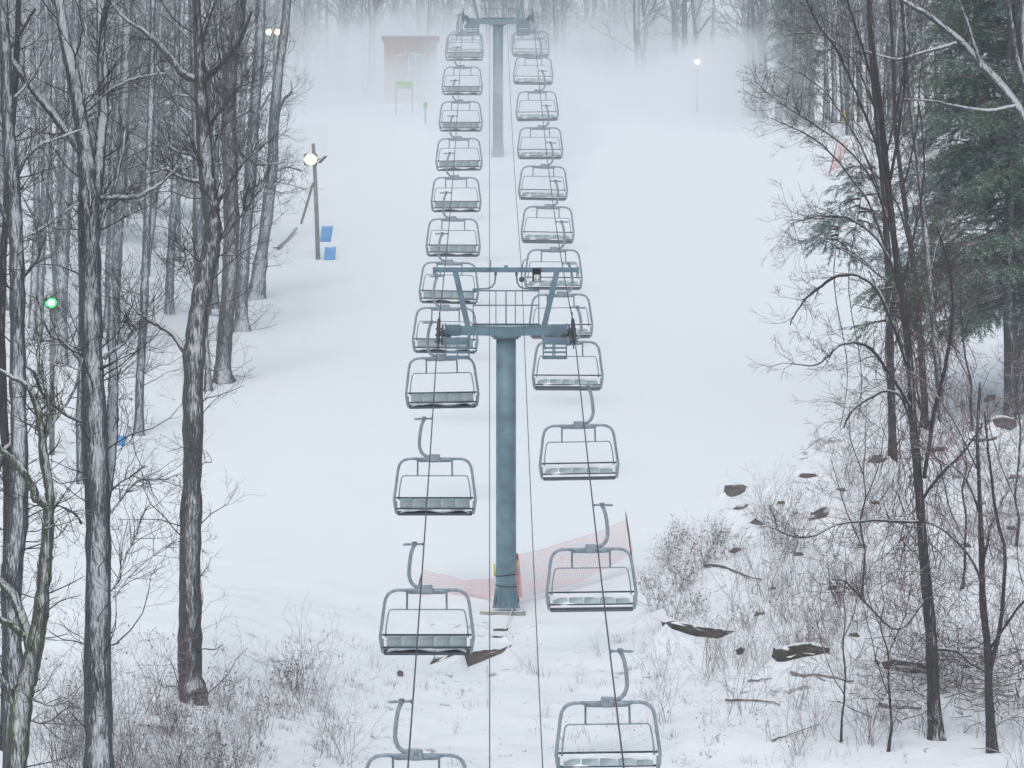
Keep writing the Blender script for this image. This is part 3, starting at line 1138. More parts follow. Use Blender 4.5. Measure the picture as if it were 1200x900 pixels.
key_tree('bare_tree', 'curved brown trunk leaning uphill, its foot in the brush', 'tree', 88,
         [(225, 818, 32), (223, 790, 29), (222, 720, 27), (223, 620, 25), (225, 520, 24), (226, 430, 24), (231, 380, 24), (241, 320, 23), (248, 280, 21), (245, 240, 20), (240, 190, 18), (236, 140, 17), (233, 95, 15), (230, 40, 11), (228, -40, 9)],
         [[(220, 415, 8), (208, 400, 7), (190, 385, 6), (172, 378, 5), (150, 360, 3), (135, 350, 2)],
          [(234, 95, 11), (215, 85, 9), (195, 62, 8), (175, 40, 6), (150, 22, 4), (130, 0, 3)],
          [(238, 95, 9), (262, 75, 7), (285, 50, 5), (300, 20, 3)],
          [(236, 212, 6), (215, 208, 5), (190, 196, 3), (165, 200, 2)],
          [(246, 260, 5), (270, 215, 4), (290, 190, 3), (310, 175, 2)],
          [(243, 200, 5), (225, 180, 4), (200, 172, 3), (185, 150, 2)],
          [(238, 160, 5), (260, 130, 4), (280, 105, 3), (300, 95, 2)],
          [(232, 80, 8), (238, 40, 7), (250, 0, 5)],
          [(248, 290, 4), (275, 265, 3), (305, 225, 2), (325, 210, 1.5)],
          [(231, 350, 4), (215, 300, 3), (195, 280, 2)]],
         202, M['bark_brown'], M['twig'], side=44, sideL=(.9, 2.5), dens=(6, 6, 5), limb_twigs=15, spread=1.8)
key_tree('bare_tree', 'straight grey trunk standing behind the mossy forked tree', 'tree', 76,
         [(16, 960, 28), (16, 800, 26), (14, 680, 25), (23, 600, 24), (24, 500, 20), (23, 420, 19), (22, 330, 18), (18, 250, 18), (14, 190, 17), (10, 140, 15), (8, 80, 14), (6, 20, 13), (5, -60, 11)],
         [[(15, 180, 9), (5, 150, 8), (-10, 120, 7), (-30, 90, 6)],
          [(20, 205, 6), (32, 185, 5), (50, 165, 4), (75, 158, 4), (100, 150, 2)],
          [(12, 270, 7), (2, 250, 6), (-15, 215, 5)],
          [(22, 280, 5), (45, 265, 4), (70, 245, 3), (90, 230, 2)],
          [(24, 330, 4), (45, 310, 3), (60, 280, 2)],
          [(10, 120, 5), (30, 100, 4), (50, 60, 3)],
          [(14, 520, 6), (2, 540, 8), (-10, 600, 9), (-14, 700, 9)],
          [(8, 60, 5), (24, 40, 4), (45, 15, 3)]],
         303, M['bark'], M['twig'], side=40, sideL=(.7, 1.8), dens=(6, 6, 4), limb_twigs=12)
key_tree('forked_tree', 'mossy young tree forking low down, moss on its bark', 'tree', 70,
         [(14, 960, 30), (19, 880, 27), (24, 820, 25), (36, 770, 22), (44, 720, 19), (50, 660, 16), (53, 610, 14), (56, 580, 11), (50, 540, 11), (46, 500, 10), (40, 470, 9), (28, 450, 7), (10, 440, 5), (-8, 430, 4)],
         [[(40, 768, 14), (31, 735, 12), (22, 705, 11), (10, 690, 11), (-4, 680, 10), (-20, 665, 9)],
          [(52, 590, 11), (42, 585, 11), (34, 565, 9), (22, 545, 8), (10, 530, 7), (-5, 515, 6)],
          [(28, 745, 9), (16, 735, 9), (5, 728, 8), (-12, 715, 7)],
          [(22, 838, 9), (12, 822, 8), (4, 800, 7), (-8, 780, 6)],
          [(49, 520, 6), (58, 505, 5), (60, 470, 5), (52, 430, 4), (55, 380, 3), (62, 350, 2)],
          [(58, 500, 4), (72, 480, 4), (88, 455, 3), (97, 420, 2)],
          [(30, 830, 3), (45, 820, 2.5), (65, 826, 2), (85, 818, 1.4)],
          [(32, 845, 3), (50, 848, 2.4), (72, 838, 2), (95, 820, 1.2)],
          [(45, 600, 4), (52, 620, 3), (62, 615, 2), (95, 605, 1.3)]],
         404, M['bark_moss'], M['twig'], side=26, sideL=(.5, 1.2), dens=(5, 5, 4), limb_twigs=10)
key_tree('bare_tree', 'slim dark stem at the edge of the wood, behind the mossy fork', 'tree', 82,
         [(6, 900, 14), (10, 700, 13), (9, 560, 11), (4, 470, 10), (2, 360, 9), (6, 250, 8), (14, 150, 8), (20, 60, 7), (24, -40, 6)],
         [[(5, 350, 4), (-10, 330, 3), (-20, 300, 2)], [(7, 250, 3), (30, 215, 2), (48, 200, 1.5)]],
         505, M['bark_dark'], M['twig'], side=22, sideL=(.6, 1.4), limb_twigs=8)

# --- trees at the edge of the piste, each measured
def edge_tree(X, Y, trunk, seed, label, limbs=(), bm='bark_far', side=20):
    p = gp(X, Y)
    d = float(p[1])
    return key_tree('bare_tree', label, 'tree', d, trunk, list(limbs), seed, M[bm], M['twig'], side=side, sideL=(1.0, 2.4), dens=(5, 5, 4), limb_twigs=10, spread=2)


edge_tree(262, 448, [(262, 450, 22), (262, 420, 19), (267, 360, 18), (271, 290, 19), (270, 220, 18), (268, 150, 17), (270, 80, 15), (280, 20, 13), (286, -60, 10)], 11,
          'dark curved trunk by the piste, behind the brown leaning tree', [[(268, 150, 8), (250, 100, 6), (235, 60, 4)], [(270, 200, 6), (295, 150, 4), (320, 110, 2)], [(271, 110, 6), (258, 60, 5), (252, 10, 3)], [(271, 170, 5), (300, 190, 3), (330, 185, 2)]], 'bark_brown', 40)
edge_tree(283, 388, [(283, 392, 17), (284, 340, 14), (289, 260, 14), (294, 190, 14), (299, 110, 13), (304, 40, 12), (306, -50, 10)], 12,
          'straight pale trunk between the curved trunk and the slanting one', [[(298, 120, 5), (312, 70, 4), (320, 20, 3)], [(290, 250, 4), (310, 225, 3), (330, 210, 2)]], side=30)
edge_tree(300, 350, [(299, 354, 20), (304, 310, 16), (312, 250, 14), (318, 190, 13), (320, 140, 12), (326, 80, 11), (334, 20, 10), (340, -50, 8)], 13,
          'pale slanting trunk, the last before the lamp pole', [[(320, 145, 5), (332, 120, 3), (345, 110, 2)], [(317, 205, 4), (335, 195, 3), (352, 200, 1.5)]], side=22)
edge_tree(164, 510, [(163, 515, 12), (165, 440, 10), (169, 360, 10), (172, 290, 9), (174, 220, 9), (178, 100, 8), (180, -20, 7)], 14,
          'slim pale trunk standing alone between the two big near trees', side=26)
edge_tree(244, 458, [(244, 462, 9), (243, 430, 8), (240, 390, 7), (243, 340, 7), (246, 260, 6), (250, 120, 5), (256, -20, 4)], 15, 'thin pale pole of a tree at the dark curved trunk', side=14)
edge_tree(70, 425, [(70, 428, 22), (70, 370, 18), (72, 300, 17), (76, 230, 16), (82, 150, 14), (86, 60, 12), (90, -40, 10)], 16,
          'stout hazy trunk behind the green lamp', [[(76, 230, 6), (60, 190, 4), (40, 160, 3)], [(80, 180, 6), (95, 130, 4), (104, 80, 3)]], side=30)
edge_tree(133, 402, [(133, 406, 17), (134, 350, 15), (137, 280, 15), (142, 200, 14), (146, 100, 12), (150, -20, 10)], 17,
          'hazy trunk just behind the thick double trunk', side=30)
edge_tree(198, 368, [(198, 370, 11), (199, 320, 10), (203, 240, 9), (206, 140, 8), (208, -20, 7)], 18, 'slender hazy trunk seen through the leaning tree twigs', side=30)
edge_tree(44, 400, [(44, 402, 10), (48, 320, 9), (53, 220, 9), (57, 120, 8), (60, -20, 7)], 19, 'slender leaning hazy trunk beside the green lamp', side=24)


# --- generic forest trees: eight kinds, copied
def forest_proto(seed, H, r, crown_at, nb, dens, L, pine=False):
    rng = np.random.default_rng(seed)
    T = (MB(), MB())
    n = 14
    lean = rng.normal(size=2) * .03
    pts = [np.array([0, 0, -.5])]
    off = np.zeros(2)
    for i in range(1, n):
        off = off + lean * (H / n) + rng.normal(size=2) * .06
        pts.append(np.array([off[0], off[1], -.5 + (H + .5) * i / (n - 1)]))
    P = np.array(pts)
    rad = r * (1 - .78 * (np.arange(n) / (n - 1)) ** 1.1)
    rad[0] *= 1.35
    T[0].tube(P, rad, 10, cap=False)
    for c in range(nb):
        t = crown_at + (1 - crown_at) * (c / nb) ** .9
        x = t * (n - 1)
        i = min(int(x), n - 2)
        q = P[i] * (1 - (x - i)) + P[i + 1] * (x - i)
        a = rng.uniform(.55, 1.25)
        az = rng.uniform(0, 2 * math.pi)
        nd = np.array([math.cos(az) * math.sin(a), math.sin(az) * math.sin(a), math.cos(a)])
        grow(T, rng, q, nd, L * rng.uniform(.6, 1.15) * (1.1 - .5 * t), rad[i] * rng.uniform(.22, .42), 1, 3, dens, .10, .24, 1, .0045)
    return T[0], T[1]


PROTO = []
specs = [(1, 17, .17, .22, 26, (6, 6, 5), 3.2), (2, 19, .22, .25, 30, (6, 6, 5), 3.6), (3, 15, .12, .15, 24, (6, 5, 5), 2.6), (4, 18, .15, .30, 26, (6, 6, 5), 3.0),
         (5, 20, .25, .28, 30, (6, 6, 5), 3.8), (6, 13, .085, .12, 22, (5, 5, 4), 2.2), (7, 16, .11, .35, 22, (5, 6, 5), 2.6), (8, 18, .19, .18, 32, (6, 6, 5), 3.4)]
for sp in specs:
    a, b = forest_proto(*sp)
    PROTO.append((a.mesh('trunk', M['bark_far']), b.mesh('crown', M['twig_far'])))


def forest_tree(k, x, y, s, rz, label, group):
    r_ = thing('bare_tree', label, 'tree', (x, y, Hs(x, y)), rz, group)
    r_.scale = (s, s, s)
    for nm, me in zip(('trunk', 'crown'), PROTO[k]):
        o = bpy.data.objects.new(nm, me)
        C.objects.link(o)
        o.parent = r_
    return r_


def piste_left(y):
    return np.interp(y, [100, 140, 160, 235, 300], [-13, -11.2, -11.2, -14.5, -15])


RR = random.Random(5)
GIRTH = ['slim', 'stout', 'thin', 'medium', 'thick', 'pole thin', 'high crowned', 'low branched']


def wood_label(x, y, k):
    X = 600 + x / y * F
    z = 'beyond the mossy fork' if X < 70 else 'behind the double trunk' if X < 160 else 'beside the leaning tree' if X < 215 else 'behind the leaning tree' if X < 275 else 'near the twin floodlights'
    t = 'in the near wood' if y < 150 else 'halfway into the wood' if y < 200 else 'in the far hazy wood'
    return '%s bare tree %s, %s' % (GIRTH[k], t, z)


def crest_label(x, y, k):
    X = 600 + x / y * F
    z = 'short of the cabin' if X < 440 else 'behind the cabin' if X < 520 else 'behind the upper tower head' if X < 660 else 'above the blown snow' if X < 800 else 'beyond the white floodlight'
    t = 'in the front row' if y < 272 else 'in the middle rows' if y < 302 else 'in the rear rows'
    return '%s bare tree %s, %s' % (GIRTH[k], z, t)


def right_label(x, y, k):
    X = 600 + x / y * F
    z = 'at the open edge of the crest wood' if X < 960 else 'behind the vine hung tree' if X < 1080 else 'behind the big evergreen'
    t = 'in front' if y < 232 else 'midway' if y < 248 else 'far back'
    return '%s dark bare tree %s, %s' % (GIRTH[k], z, t)


placed = []
cnt = 0
tries = 0
while cnt < 62 and tries < 4000:
    tries += 1
    y = 118 + (262 - 118) * RR.random() ** .85
    lim = -600 / F * y * 1.06
    x = RR.uniform(lim, float(piste_left(y)) - .4)
    if y < 150 and x > -11.5 - (150 - y) * .06: continue
    if y < 145 and 40 < 600 + x / y * F < 84: continue
    if any((x - a) ** 2 + (y - b) ** 2 < 1.7 for a, b in placed): continue
    placed.append((x, y))
    k = RR.choice([0, 1, 2, 3, 4, 5, 6, 7, 7, 0])
    forest_tree(k, x, y, RR.uniform(.85, 1.15), RR.uniform(0, 6.28), wood_label(x, y, k), 'bare trees of the wood beside the piste')
    cnt += 1
# the wood on the crest behind the tower
cnt = 0
tries = 0
while cnt < 120 and tries < 5000:
    tries += 1
    y = RR.uniform(248, 330)
    x = RR.uniform(-330 / F * y, 470 / F * y)
    if x > 9 and y > 300 and RR.random() < .5: continue
    if any((x - a) ** 2 + (y - b) ** 2 < 2.0 for a, b in placed): continue
    placed.append((x, y))
    k = RR.choice([0, 1, 3, 6, 4, 7, 2])
    forest_tree(k, x, y, RR.uniform(.95, 1.3), RR.uniform(0, 6.28), crest_label(x, y, k), 'bare trees along the misty crest')
    cnt += 1
cnt = 0
tries = 0
while cnt < 46 and tries < 5000:
    tries += 1
    y = RR.uniform(215, 265)
    x = RR.uniform(15.5, 620 / F * y)
    if x < 15.5 + (240 - y) * .05: continue
    if any((x - a) ** 2 + (y - b) ** 2 < 1.3 for a, b in placed): continue
    placed.append((x, y))
    k = RR.choice([0, 1, 3, 6, 4, 7, 2])
    forest_tree(k, x, y, RR.uniform(.85, 1.15), RR.uniform(0, 6.28), right_label(x, y, k), 'bare trees of the wood behind the evergreen')
    cnt += 1


# ------------------------------------------------------------------ evergreens
def spray(rng, n=26, L=.42, nl=.11, nw=.016):
    """a drooping needle spray along +x: thin needle triangles"""
    v, f = [], []
    for i in range(n):
        t = (i + rng.random()) / n
        b = np.array([t * L, 0, -.10 * t * t * L * 2])
        a = rng.uniform(0, 2 * math.pi)
        fw = rng.uniform(.5, 1.0)
        d = unit(np.array([fw, math.cos(a) * .8, math.sin(a) * .55 - .15]))
        s = unit(np.cross(d, np.array([rng.normal(), rng.normal(), rng.normal()])))
        l = nl * rng.uniform(.7, 1.25)
        k = len(v)
        v += [b - s * nw * .5, b + s * nw * .5, b + d * l]
        f.append((k, k + 1, k + 2))
    return np.array(v), f


def evergreen(name, label, base, H, rtrunk, reach, z0, nbr, seed, needle, nsp=13, sl=.42, nl=.11, nw=.016, wig=.05, group=None):
    rng = np.random.default_rng(seed)
    root = thing(name, label, 'evergreen tree', tuple(base), 0, group)
    T = MB()
    P = np.array([(wig * math.sin(z), wig * math.cos(z * .7), z) for z in np.linspace(-.4, H, 14)])
    T.tube(P, np.linspace(rtrunk * 1.1, .02, 14), 12, cap=False)
    B = MB()
    SV, SF, n = [], [], 0
    sprays = [spray(rng, 28, sl, nl, nw) for _ in range(6)]
    for k in range(nbr):
        t = (k + rng.random()) / nbr
        z = z0 + (H - z0) * t ** .92
        prof = (1 - ((z - z0) / (H - z0)) ** 1.4) ** .75
        L = reach * prof * rng.uniform(.65, 1.08) + .25
        az = rng.uniform(0, 2 * math.pi)
        el = .30 - .35 * (1 - t) + rng.normal() * .1
        d = np.array([math.cos(az) * math.cos(el), math.sin(az) * math.cos(el), math.sin(el)])
        pts = [np.array([wig * math.sin(z), wig * math.cos(z * .7), z])]
        for i in range(6):
            d = unit(d + np.array([0, 0, -.045]) + rng.normal(size=3) * .07)
            pts.append(pts[-1] + d * L / 6)
        pts = np.array(pts)
        B.tube(pts, np.linspace(.035 * L / reach + .008, .004, 7), 4, cap=False)
        m = int(nsp * L / reach * 2.0) + 4
        for j in range(m):
            tt = rng.uniform(.18, 1.0)
            x = tt * 6
            i = min(int(x), 5)
            q = pts[i] * (1 - (x - i)) + pts[i + 1] * (x - i)
            td = unit(pts[i + 1] - pts[i])
            a = rng.uniform(.2, 1.15) * rng.choice([-1, 1])
            side = unit(np.cross(td, np.array([0, 0, 1.0])))
            sd = unit(td * math.cos(a) + side * math.sin(a) + np.array([0, 0, rng.uniform(-.75, .12)]))
            off = sd * rng.uniform(0, .55) * L / reach
            up = unit(np.cross(np.cross(sd, np.array([0, 0, 1.0])), sd))
            sy = np.cross(up, sd)
            Rm = np.stack([sd, sy, up], axis=1)
            v, f = sprays[rng.integers(0, 6)]
            sc = rng.uniform(.75, 1.3)
            SV.append((v * sc) @ Rm.T + q + off)
            SF.extend([(f_[0] + n, f_[1] + n, f_[2] + n) for f_ in f])
            n += len(v)
            if rng.random() < .4:
                B.tube(np.array([q, q + off + sd * .2]), [.008, .004], 3, cap=False)
    T.build('trunk', M['bark_brown'], root)
    B.build('branches', M['twig_dark'], root)
    mbn = MB()
    mbn.v = [np.concatenate(SV)]
    mbn.f = SF
    mbn.n = n
    mbn.build('crown', needle, root, smooth=False)
    return root


p = gp(1191, 484)
evergreen('evergreen_tree', 'big blue green evergreen with snow dusted drooping branches', p - np.array([0, 0, .1]), 21, .36, 4.8, 4.2, 270, 9, M['needle_blue'], nsp=30, sl=.55, nl=.17, nw=.024)
p = gp(1120, 440, 110)
ex, ey = 8.2 + 5.2, 126.0
evergreen('evergreen_tree', 'greener evergreen whose top shows above the blue green one', (16.6, 131, Hs(16.6, 131)), 20, .22, 4.0, 4.0, 170, 19, M['needle'], nsp=24, sl=.52, nl=.16, nw=.024)
for X_, d_, Yt, ln, rc, nb, sd, nm, lab_ in ((1002, 121, 188, 2.2, .85, 16, 29, 'needle_blue', 'small pine with frosted tufts behind the vine hung tree'),
                                   (985, 119, 252, 1.0, .6, 9, 30, 'needle_blue', 'lowest frosted pine tuft behind the vine hung tree'),
                                   (1046, 108, 312, 1.5, .75, 15, 39, 'needle', 'sparse dark pine caught among the hanging vines')):
    x_ = (X_ - 600) / F * d_
    g_ = Hs(x_, d_)
    h_ = (450 - Yt) / F * d_ - g_
    evergreen('young_pine', lab_, (x_, d_, g_), h_, .011, rc, h_ - ln, nb, sd, M[nm], nsp=7, sl=.3, nl=.12, nw=.018, wig=.22)
for i, (X, d, H, lab) in enumerate([(140, 172, 12, 'dark evergreen hidden among the twigs of the wood'), (205, 182, 10, 'dim evergreen behind the leaning tree twigs'), (932, 232, 12, 'slim dark evergreen at the edge of the crest wood')]):
    x = (X - 600) / F * d
    evergreen('evergreen_tree', lab, (x, d, Hs(x, d)), H, .12, 1.7, 1.5, 60, 50 + i, M['needle'], nsp=9, sl=.5, nl=.2, nw=.035)

# ------------------------------------------------------------------ the thicket on the right bank
key_tree('bare_tree', 'vine hung tree with a twisted trunk on the snowy bank', 'tree', float(gp(1097, 866)[1]),
         [(1097, 872, 18), (1093, 800, 15), (1090, 740, 14), (1083, 660, 12), (1078, 580, 11), (1071, 500, 10), (1067, 430, 9), (1060, 360, 9), (1050, 290, 8), (1042, 210, 7), (1034, 130, 6), (1026, 60, 5), (1018, -40, 4)],
         [[(1068, 440, 6), (1050, 385, 5), (1030, 340, 5), (1008, 322, 4), (985, 321, 4), (960, 335, 3), (940, 350, 2), (925, 375, 1.5)],
          [(1070, 480, 5), (1048, 450, 4), (1025, 418, 4), (1003, 404, 4), (980, 408, 3), (960, 424, 3), (940, 434, 2), (920, 432, 1.2)],
          [(1075, 540, 5), (1060, 480, 4), (1040, 461, 4), (1015, 468, 4), (995, 485, 3), (985, 506, 2)],
          [(1086, 610, 4), (1060, 612, 4), (1030, 610, 4), (985, 612, 3), (950, 627, 3), (920, 625, 2), (895, 615, 1.5)],
          [(1082, 560, 5), (1092, 500, 5), (1105, 430, 5), (1112, 370, 4), (1108, 320, 3), (1090, 270, 2)],
          [(1060, 370, 4), (1040, 300, 4), (1010, 265, 3), (980, 255, 3), (950, 258, 2), (925, 262, 1.2)],
          [(1052, 300, 4), (1030, 230, 4), (1000, 180, 3), (960, 145, 3), (920, 120, 2), (885, 95, 1.3)],
          [(1046, 240, 4), (1028, 170, 4), (1005, 120, 3), (980, 70, 3), (950, 30, 2), (930, -10, 1.5)],
          [(1040, 190, 4), (1030, 130, 4), (1010, 70, 3), (990, 10, 2.5), (978, -30, 2)],
          [(1044, 210, 4), (1055, 140, 3.5), (1060, 70, 3), (1058, 0, 2.5)],
          [(1085, 700, 4), (1050, 735, 3), (1010, 700, 2.5), (985, 675, 2), (968, 670, 1.4)],
          [(1090, 760, 5), (1120, 762, 4), (1140, 775, 3), (1165, 790, 2)],
          [(1080, 590, 4), (1100, 560, 4), (1130, 530, 3), (1150, 500, 2)],
          [(1060, 330, 3), (1075, 260, 3), (1085, 190, 2.4), (1080, 120, 2)]],
         606, M['bark_dark'], M['twig_dark'], side=34, sideL=(.6, 1.6), dens=(5, 5, 4), limb_twigs=15, spread=1.8, twigr=.008)
key_tree('bare_tree', 'slim straight tree standing uphill of the vine hung tree', 'tree', float(gp(1046, 541)[1]),
         [(1046, 540, 10), (1044, 470, 9), (1042, 400, 9), (1040, 320, 8), (1036, 240, 7), (1028, 150, 6), (1020, 60, 5), (1016, -40, 4)],
         [[(1040, 300, 3), (1020, 240, 3), (985, 190, 2.5), (950, 160, 2), (905, 140, 1.3)],
          [(1036, 240, 3), (1010, 170, 2.5), (970, 110, 2), (935, 80, 1.5)],
          [(1034, 200, 3), (1050, 130, 2.5), (1062, 60, 2)],
          [(1026, 130, 3), (1000, 70, 2.5), (960, 40, 2), (920, 40, 1.3)],
          [(1040, 330, 3), (1000, 300, 2), (960, 280, 1.5), (925, 285, 1)]],
         707, M['bark_dark'], M['twig_dark'], side=22, sideL=(.6, 1.5), limb_twigs=14, twigr=.007)
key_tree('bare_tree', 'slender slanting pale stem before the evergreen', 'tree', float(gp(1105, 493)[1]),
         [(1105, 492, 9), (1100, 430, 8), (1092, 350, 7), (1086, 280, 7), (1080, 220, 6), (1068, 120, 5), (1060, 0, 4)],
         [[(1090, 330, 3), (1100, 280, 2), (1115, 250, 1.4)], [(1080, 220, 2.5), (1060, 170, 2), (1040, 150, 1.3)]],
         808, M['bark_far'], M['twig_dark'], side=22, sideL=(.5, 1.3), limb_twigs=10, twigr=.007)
key_tree('bare_tree', 'dark thin stem touching the vine hung tree on its uphill side', 'tree', float(gp(1085, 502)[1]),
         [(1085, 500, 8), (1080, 420, 8), (1072, 330, 7), (1062, 250, 6), (1050, 160, 5), (1046, 60, 4), (1040, -30, 3)],
         [[(1070, 310, 3), (1050, 240, 2.5), (1020, 200, 2), (1000, 195, 1.3)], [(1058, 220, 2.5), (1075, 150, 2), (1080, 80, 1.4)]],
         909, M['bark_dark'], M['twig_dark'], side=22, sideL=(.5, 1.4), limb_twigs=10, twigr=.007)
key_tree('sapling', 'crooked reddish sapling with curving stems by the brush pile', 'tree', 86,
         [(1164, 890, 13), (1160, 820, 10), (1158, 760, 9), (1152, 700, 8), (1150, 640, 7), (1148, 580, 5), (1146, 520, 4), (1150, 450, 3)],
         [[(1160, 790, 6), (1172, 730, 5), (1178, 660, 4), (1170, 600, 4), (1160, 540, 3), (1152, 480, 2)],
          [(1155, 720, 4), (1140, 660, 3), (1110, 620, 3), (1085, 605, 2)],
          [(1152, 660, 4), (1165, 610, 3), (1185, 570, 2), (1205, 540, 1.5)],
          [(1150, 610, 3), (1130, 560, 2.5), (1100, 540, 2), (1075, 520, 1.3)],
          [(1160, 760, 4), (1190, 710, 3), (1210, 680, 2)],
          [(1150, 560, 3), (1120, 490, 2.5), (1090, 450, 2), (1060, 430, 1.3)]],
         111, M['bark_dark'], M['stem'], side=24, sideL=(.5, 1.3), limb_twigs=13, twigr=.007)
key_tree('bare_tree', 'snow lined limb of the tree reaching over the evergreen', 'tree', 104,
         [(1236, 700, 24), (1232, 560, 22), (1228, 420, 21), (1222, 290, 20), (1216, 190, 19), (1208, 120, 17), (1200, 50, 14), (1194, -40, 12)],
         [[(1218, 175, 14), (1200, 140, 13), (1175, 105, 12), (1150, 78, 10), (1125, 48, 9), (1095, 22, 7), (1070, 5, 6), (1045, -12, 5)],
          [(1205, 110, 8), (1190, 60, 7), (1182, 0, 6)],
          [(1120, 50, 5), (1085, 60, 4), (1050, 70, 3), (1010, 60, 2)],
          [(1150, 78, 5), (1130, 20, 4), (1110, -20, 3)],
          [(1190, 125, 5), (1150, 130, 4), (1100, 120, 3), (1060, 118, 2)]],
         222, M['bark'], M['twig_dark'], side=22, sideL=(.8, 1.8), limb_twigs=10)
for X, Y, w, seed, lab in [(1140, 505, 5, 31, 'thin stem at the snowy boulders'), (1078, 540, 4, 32, 'thin stem right behind the vine hung tree'), (1190, 640, 5, 33, 'thin red stem at the bank edge'),
                           (1128, 690, 5, 34, 'thin bending stem beside the crooked sapling'), (1010, 700, 4, 35, 'forked thin stem over the earth ledge'), (1042, 880, 5, 36, 'slender branching stem below the brush pile'),
                           (985, 870, 4, 37, 'wispy stem standing in open snow'), (1205, 850, 6, 38, 'reddish stem beyond the brush pile')]:
    p = gp(X, Y)
    d = float(p[1])
    rg = random.Random(seed)
    b1 = rg.uniform(-22, 22)
    tr = []
    for q_ in range(9):
        t_ = q_ / 8
        tr.append((X + b1 * t_ ** 1.5 + rg.uniform(-4, 4) * (q_ > 0), Y - 230 * t_, max(.7, w * .72 * (1 - .86 * t_))))
    key_tree('sapling', lab, 'sapling', d, tr,
             [[(tr[2][0], tr[2][1], 1.8), (tr[2][0] - 18, Y - 100, 1.4), (tr[2][0] - 34, Y - 165, .8)], [(tr[4][0], tr[4][1], 1.6), (tr[4][0] + 18, Y - 160, 1.2), (tr[4][0] + 25, Y - 210, .7)],
              [(tr[5][0], tr[5][1], 1.4), (tr[5][0] - 16, Y - 185, 1), (tr[5][0] - 20, Y - 225, .6)]],
             seed, M['bark_dark'], M['stem'], side=14, sideL=(.4, 1.0), limb_twigs=12, twigr=.005, spread=.7)

# vines hanging on the twisted tree
rng = np.random.default_rng(77)
vb = MB()
for k in range(250):
    X0 = rng.normal(1074, 19)
    Y0 = rng.uniform(300, 640)
    d = 92 + rng.normal() * .35
    q = px(X0, Y0, d)
    pts = [q]
    dv = np.array([rng.normal() * .5, rng.normal() * .3, -1.0])
    L = rng.uniform(.8, 3.0)
    for i in range(7):
        dv = unit(dv + rng.normal(size=3) * .32 + np.array([0, 0, -.1]))
        pts.append(pts[-1] + dv * L / 7)
    vb.tube(np.array(pts), np.linspace(.010, .004, 8), 3, cap=False)
for k in range(280):
    q = px(rng.normal(1090, 30), rng.uniform(620, 860), 91.6 + rng.normal() * .4)
    pts = [q]
    dv = unit(rng.normal(size=3))
    for i in range(6):
        dv = unit(dv + rng.normal(size=3) * .5)
        pts.append(pts[-1] + dv * .16)
    vb.tube(np.array(pts), np.linspace(.009, .004, 7), 3, cap=False)
vo = vb.build('hanging_vines', M['vine'])
tag(vo, 'tangle of brown vines hanging down the twisted tree', 'vines', kind='stuff')


# ------------------------------------------------------------------ shrubs
def shrub_mesh(seed, n, h, spread, leaf=0, pale=False, r=.0055):
    rng = np.random.default_rng(seed)
    T = (MB(), MB())
    tips = []
    for k in range(n):
        az = rng.uniform(0, 6.28)
        a = abs(rng.normal()) * spread
        d = np.array([math.cos(az) * math.sin(a), math.sin(az) * math.sin(a), math.cos(a)])
        p0 = np.array([rng.normal() * .16, rng.normal() * .16, -.05])
        grow(T, rng, p0, d, h * rng.uniform(.5, 1.15), r, 1, 3, (0, 4, 3), .0, .15, 5, .0022, .55)
    m = T[0]
    lf = None
    if leaf:
        lf = MB()
        V_ = np.concatenate(m.v)
        for k in range(leaf):
            q = V_[rng.integers(0, len(V_))]
            if q[2] < .1: continue
            a, b = unit(rng.normal(size=3)), unit(rng.normal(size=3))
            b = unit(np.cross(a, b))
            s = rng.uniform(.012, .035)
            lf.raw([q, q + a * s + b * s * .6, q + a * s * 2, q + a * s - b * s * .6], [(0, 1, 2, 3)])
    return m, lf


SH = []
for i, (n, h, sp, leaf) in enumerate([(11, 1.5, .35, 0), (16, 1.1, .55, 120), (8, 1.9, .28, 0), (20, .95, .65, 420), (13, 1.4, .45, 60), (7, 1.2, .4, 0)]):
    m, lf = shrub_mesh(900 + i, n, h, sp, leaf)
    SH.append((m, lf))
SHM = {}


def shrub(kind, tint, X, Y, s, label, cat='shrub', group=None, rz=None):
    key = (kind, tint)
    last['k'], last['t'] = kind, ('dark' if tint == 'stem' else 'frosty')
    if callable(label): label = label()
    if key not in SHM:
        m, lf = SH[kind]
        SHM[key] = (m.mesh('stems', M[tint]), lf.mesh('leaves', M['leaf'], smooth=False) if lf else None)
    p = gp(X, Y)
    root = thing('shrub', label, cat, (p[0], p[1], p[2] - .03), R.uniform(0, 6.28) if rz is None else rz, group)
    root.scale = (s, s, s)
    for nm, me in zip(('stems', 'leaves'), SHM[key]):
        if me is None: continue
        o = bpy.data.objects.new(nm, me)
        C.objects.link(o)
        o.parent = root
    return root


rs = random.Random(21)
KIND_W = ['many stemmed shrub', 'low leafy shrub', 'tall upright shrub', 'bushy low shrub', 'spreading shrub', 'sparse shrub']
last = {}


def bl(X, Y):
    return '%s %s' % (last['t'], KIND_W[last['k']])


# left bank: the brush at the feet of the near trees
for k in range(46):
    X = rs.uniform(40, 400)
    Y = rs.uniform(812, 935) if X < 330 else rs.uniform(790, 900)
    if X > 330 and rs.random() < .5: continue
    shrub(rs.choice([0, 1, 2, 3, 4, 4, 0]), rs.choice(['stem', 'stem_pale', 'stem_pale', 'stem']), X, Y, rs.uniform(.75, 1.25),
          lambda: bl(X, Y) + ' in the brush ' + ('below the mossy fork' if X < 90 else 'at the double trunk' if X < 170 else 'round the leaning trunk foot' if X < 260 else 'at its open end'), group='shrubs in the brush under the near trees')
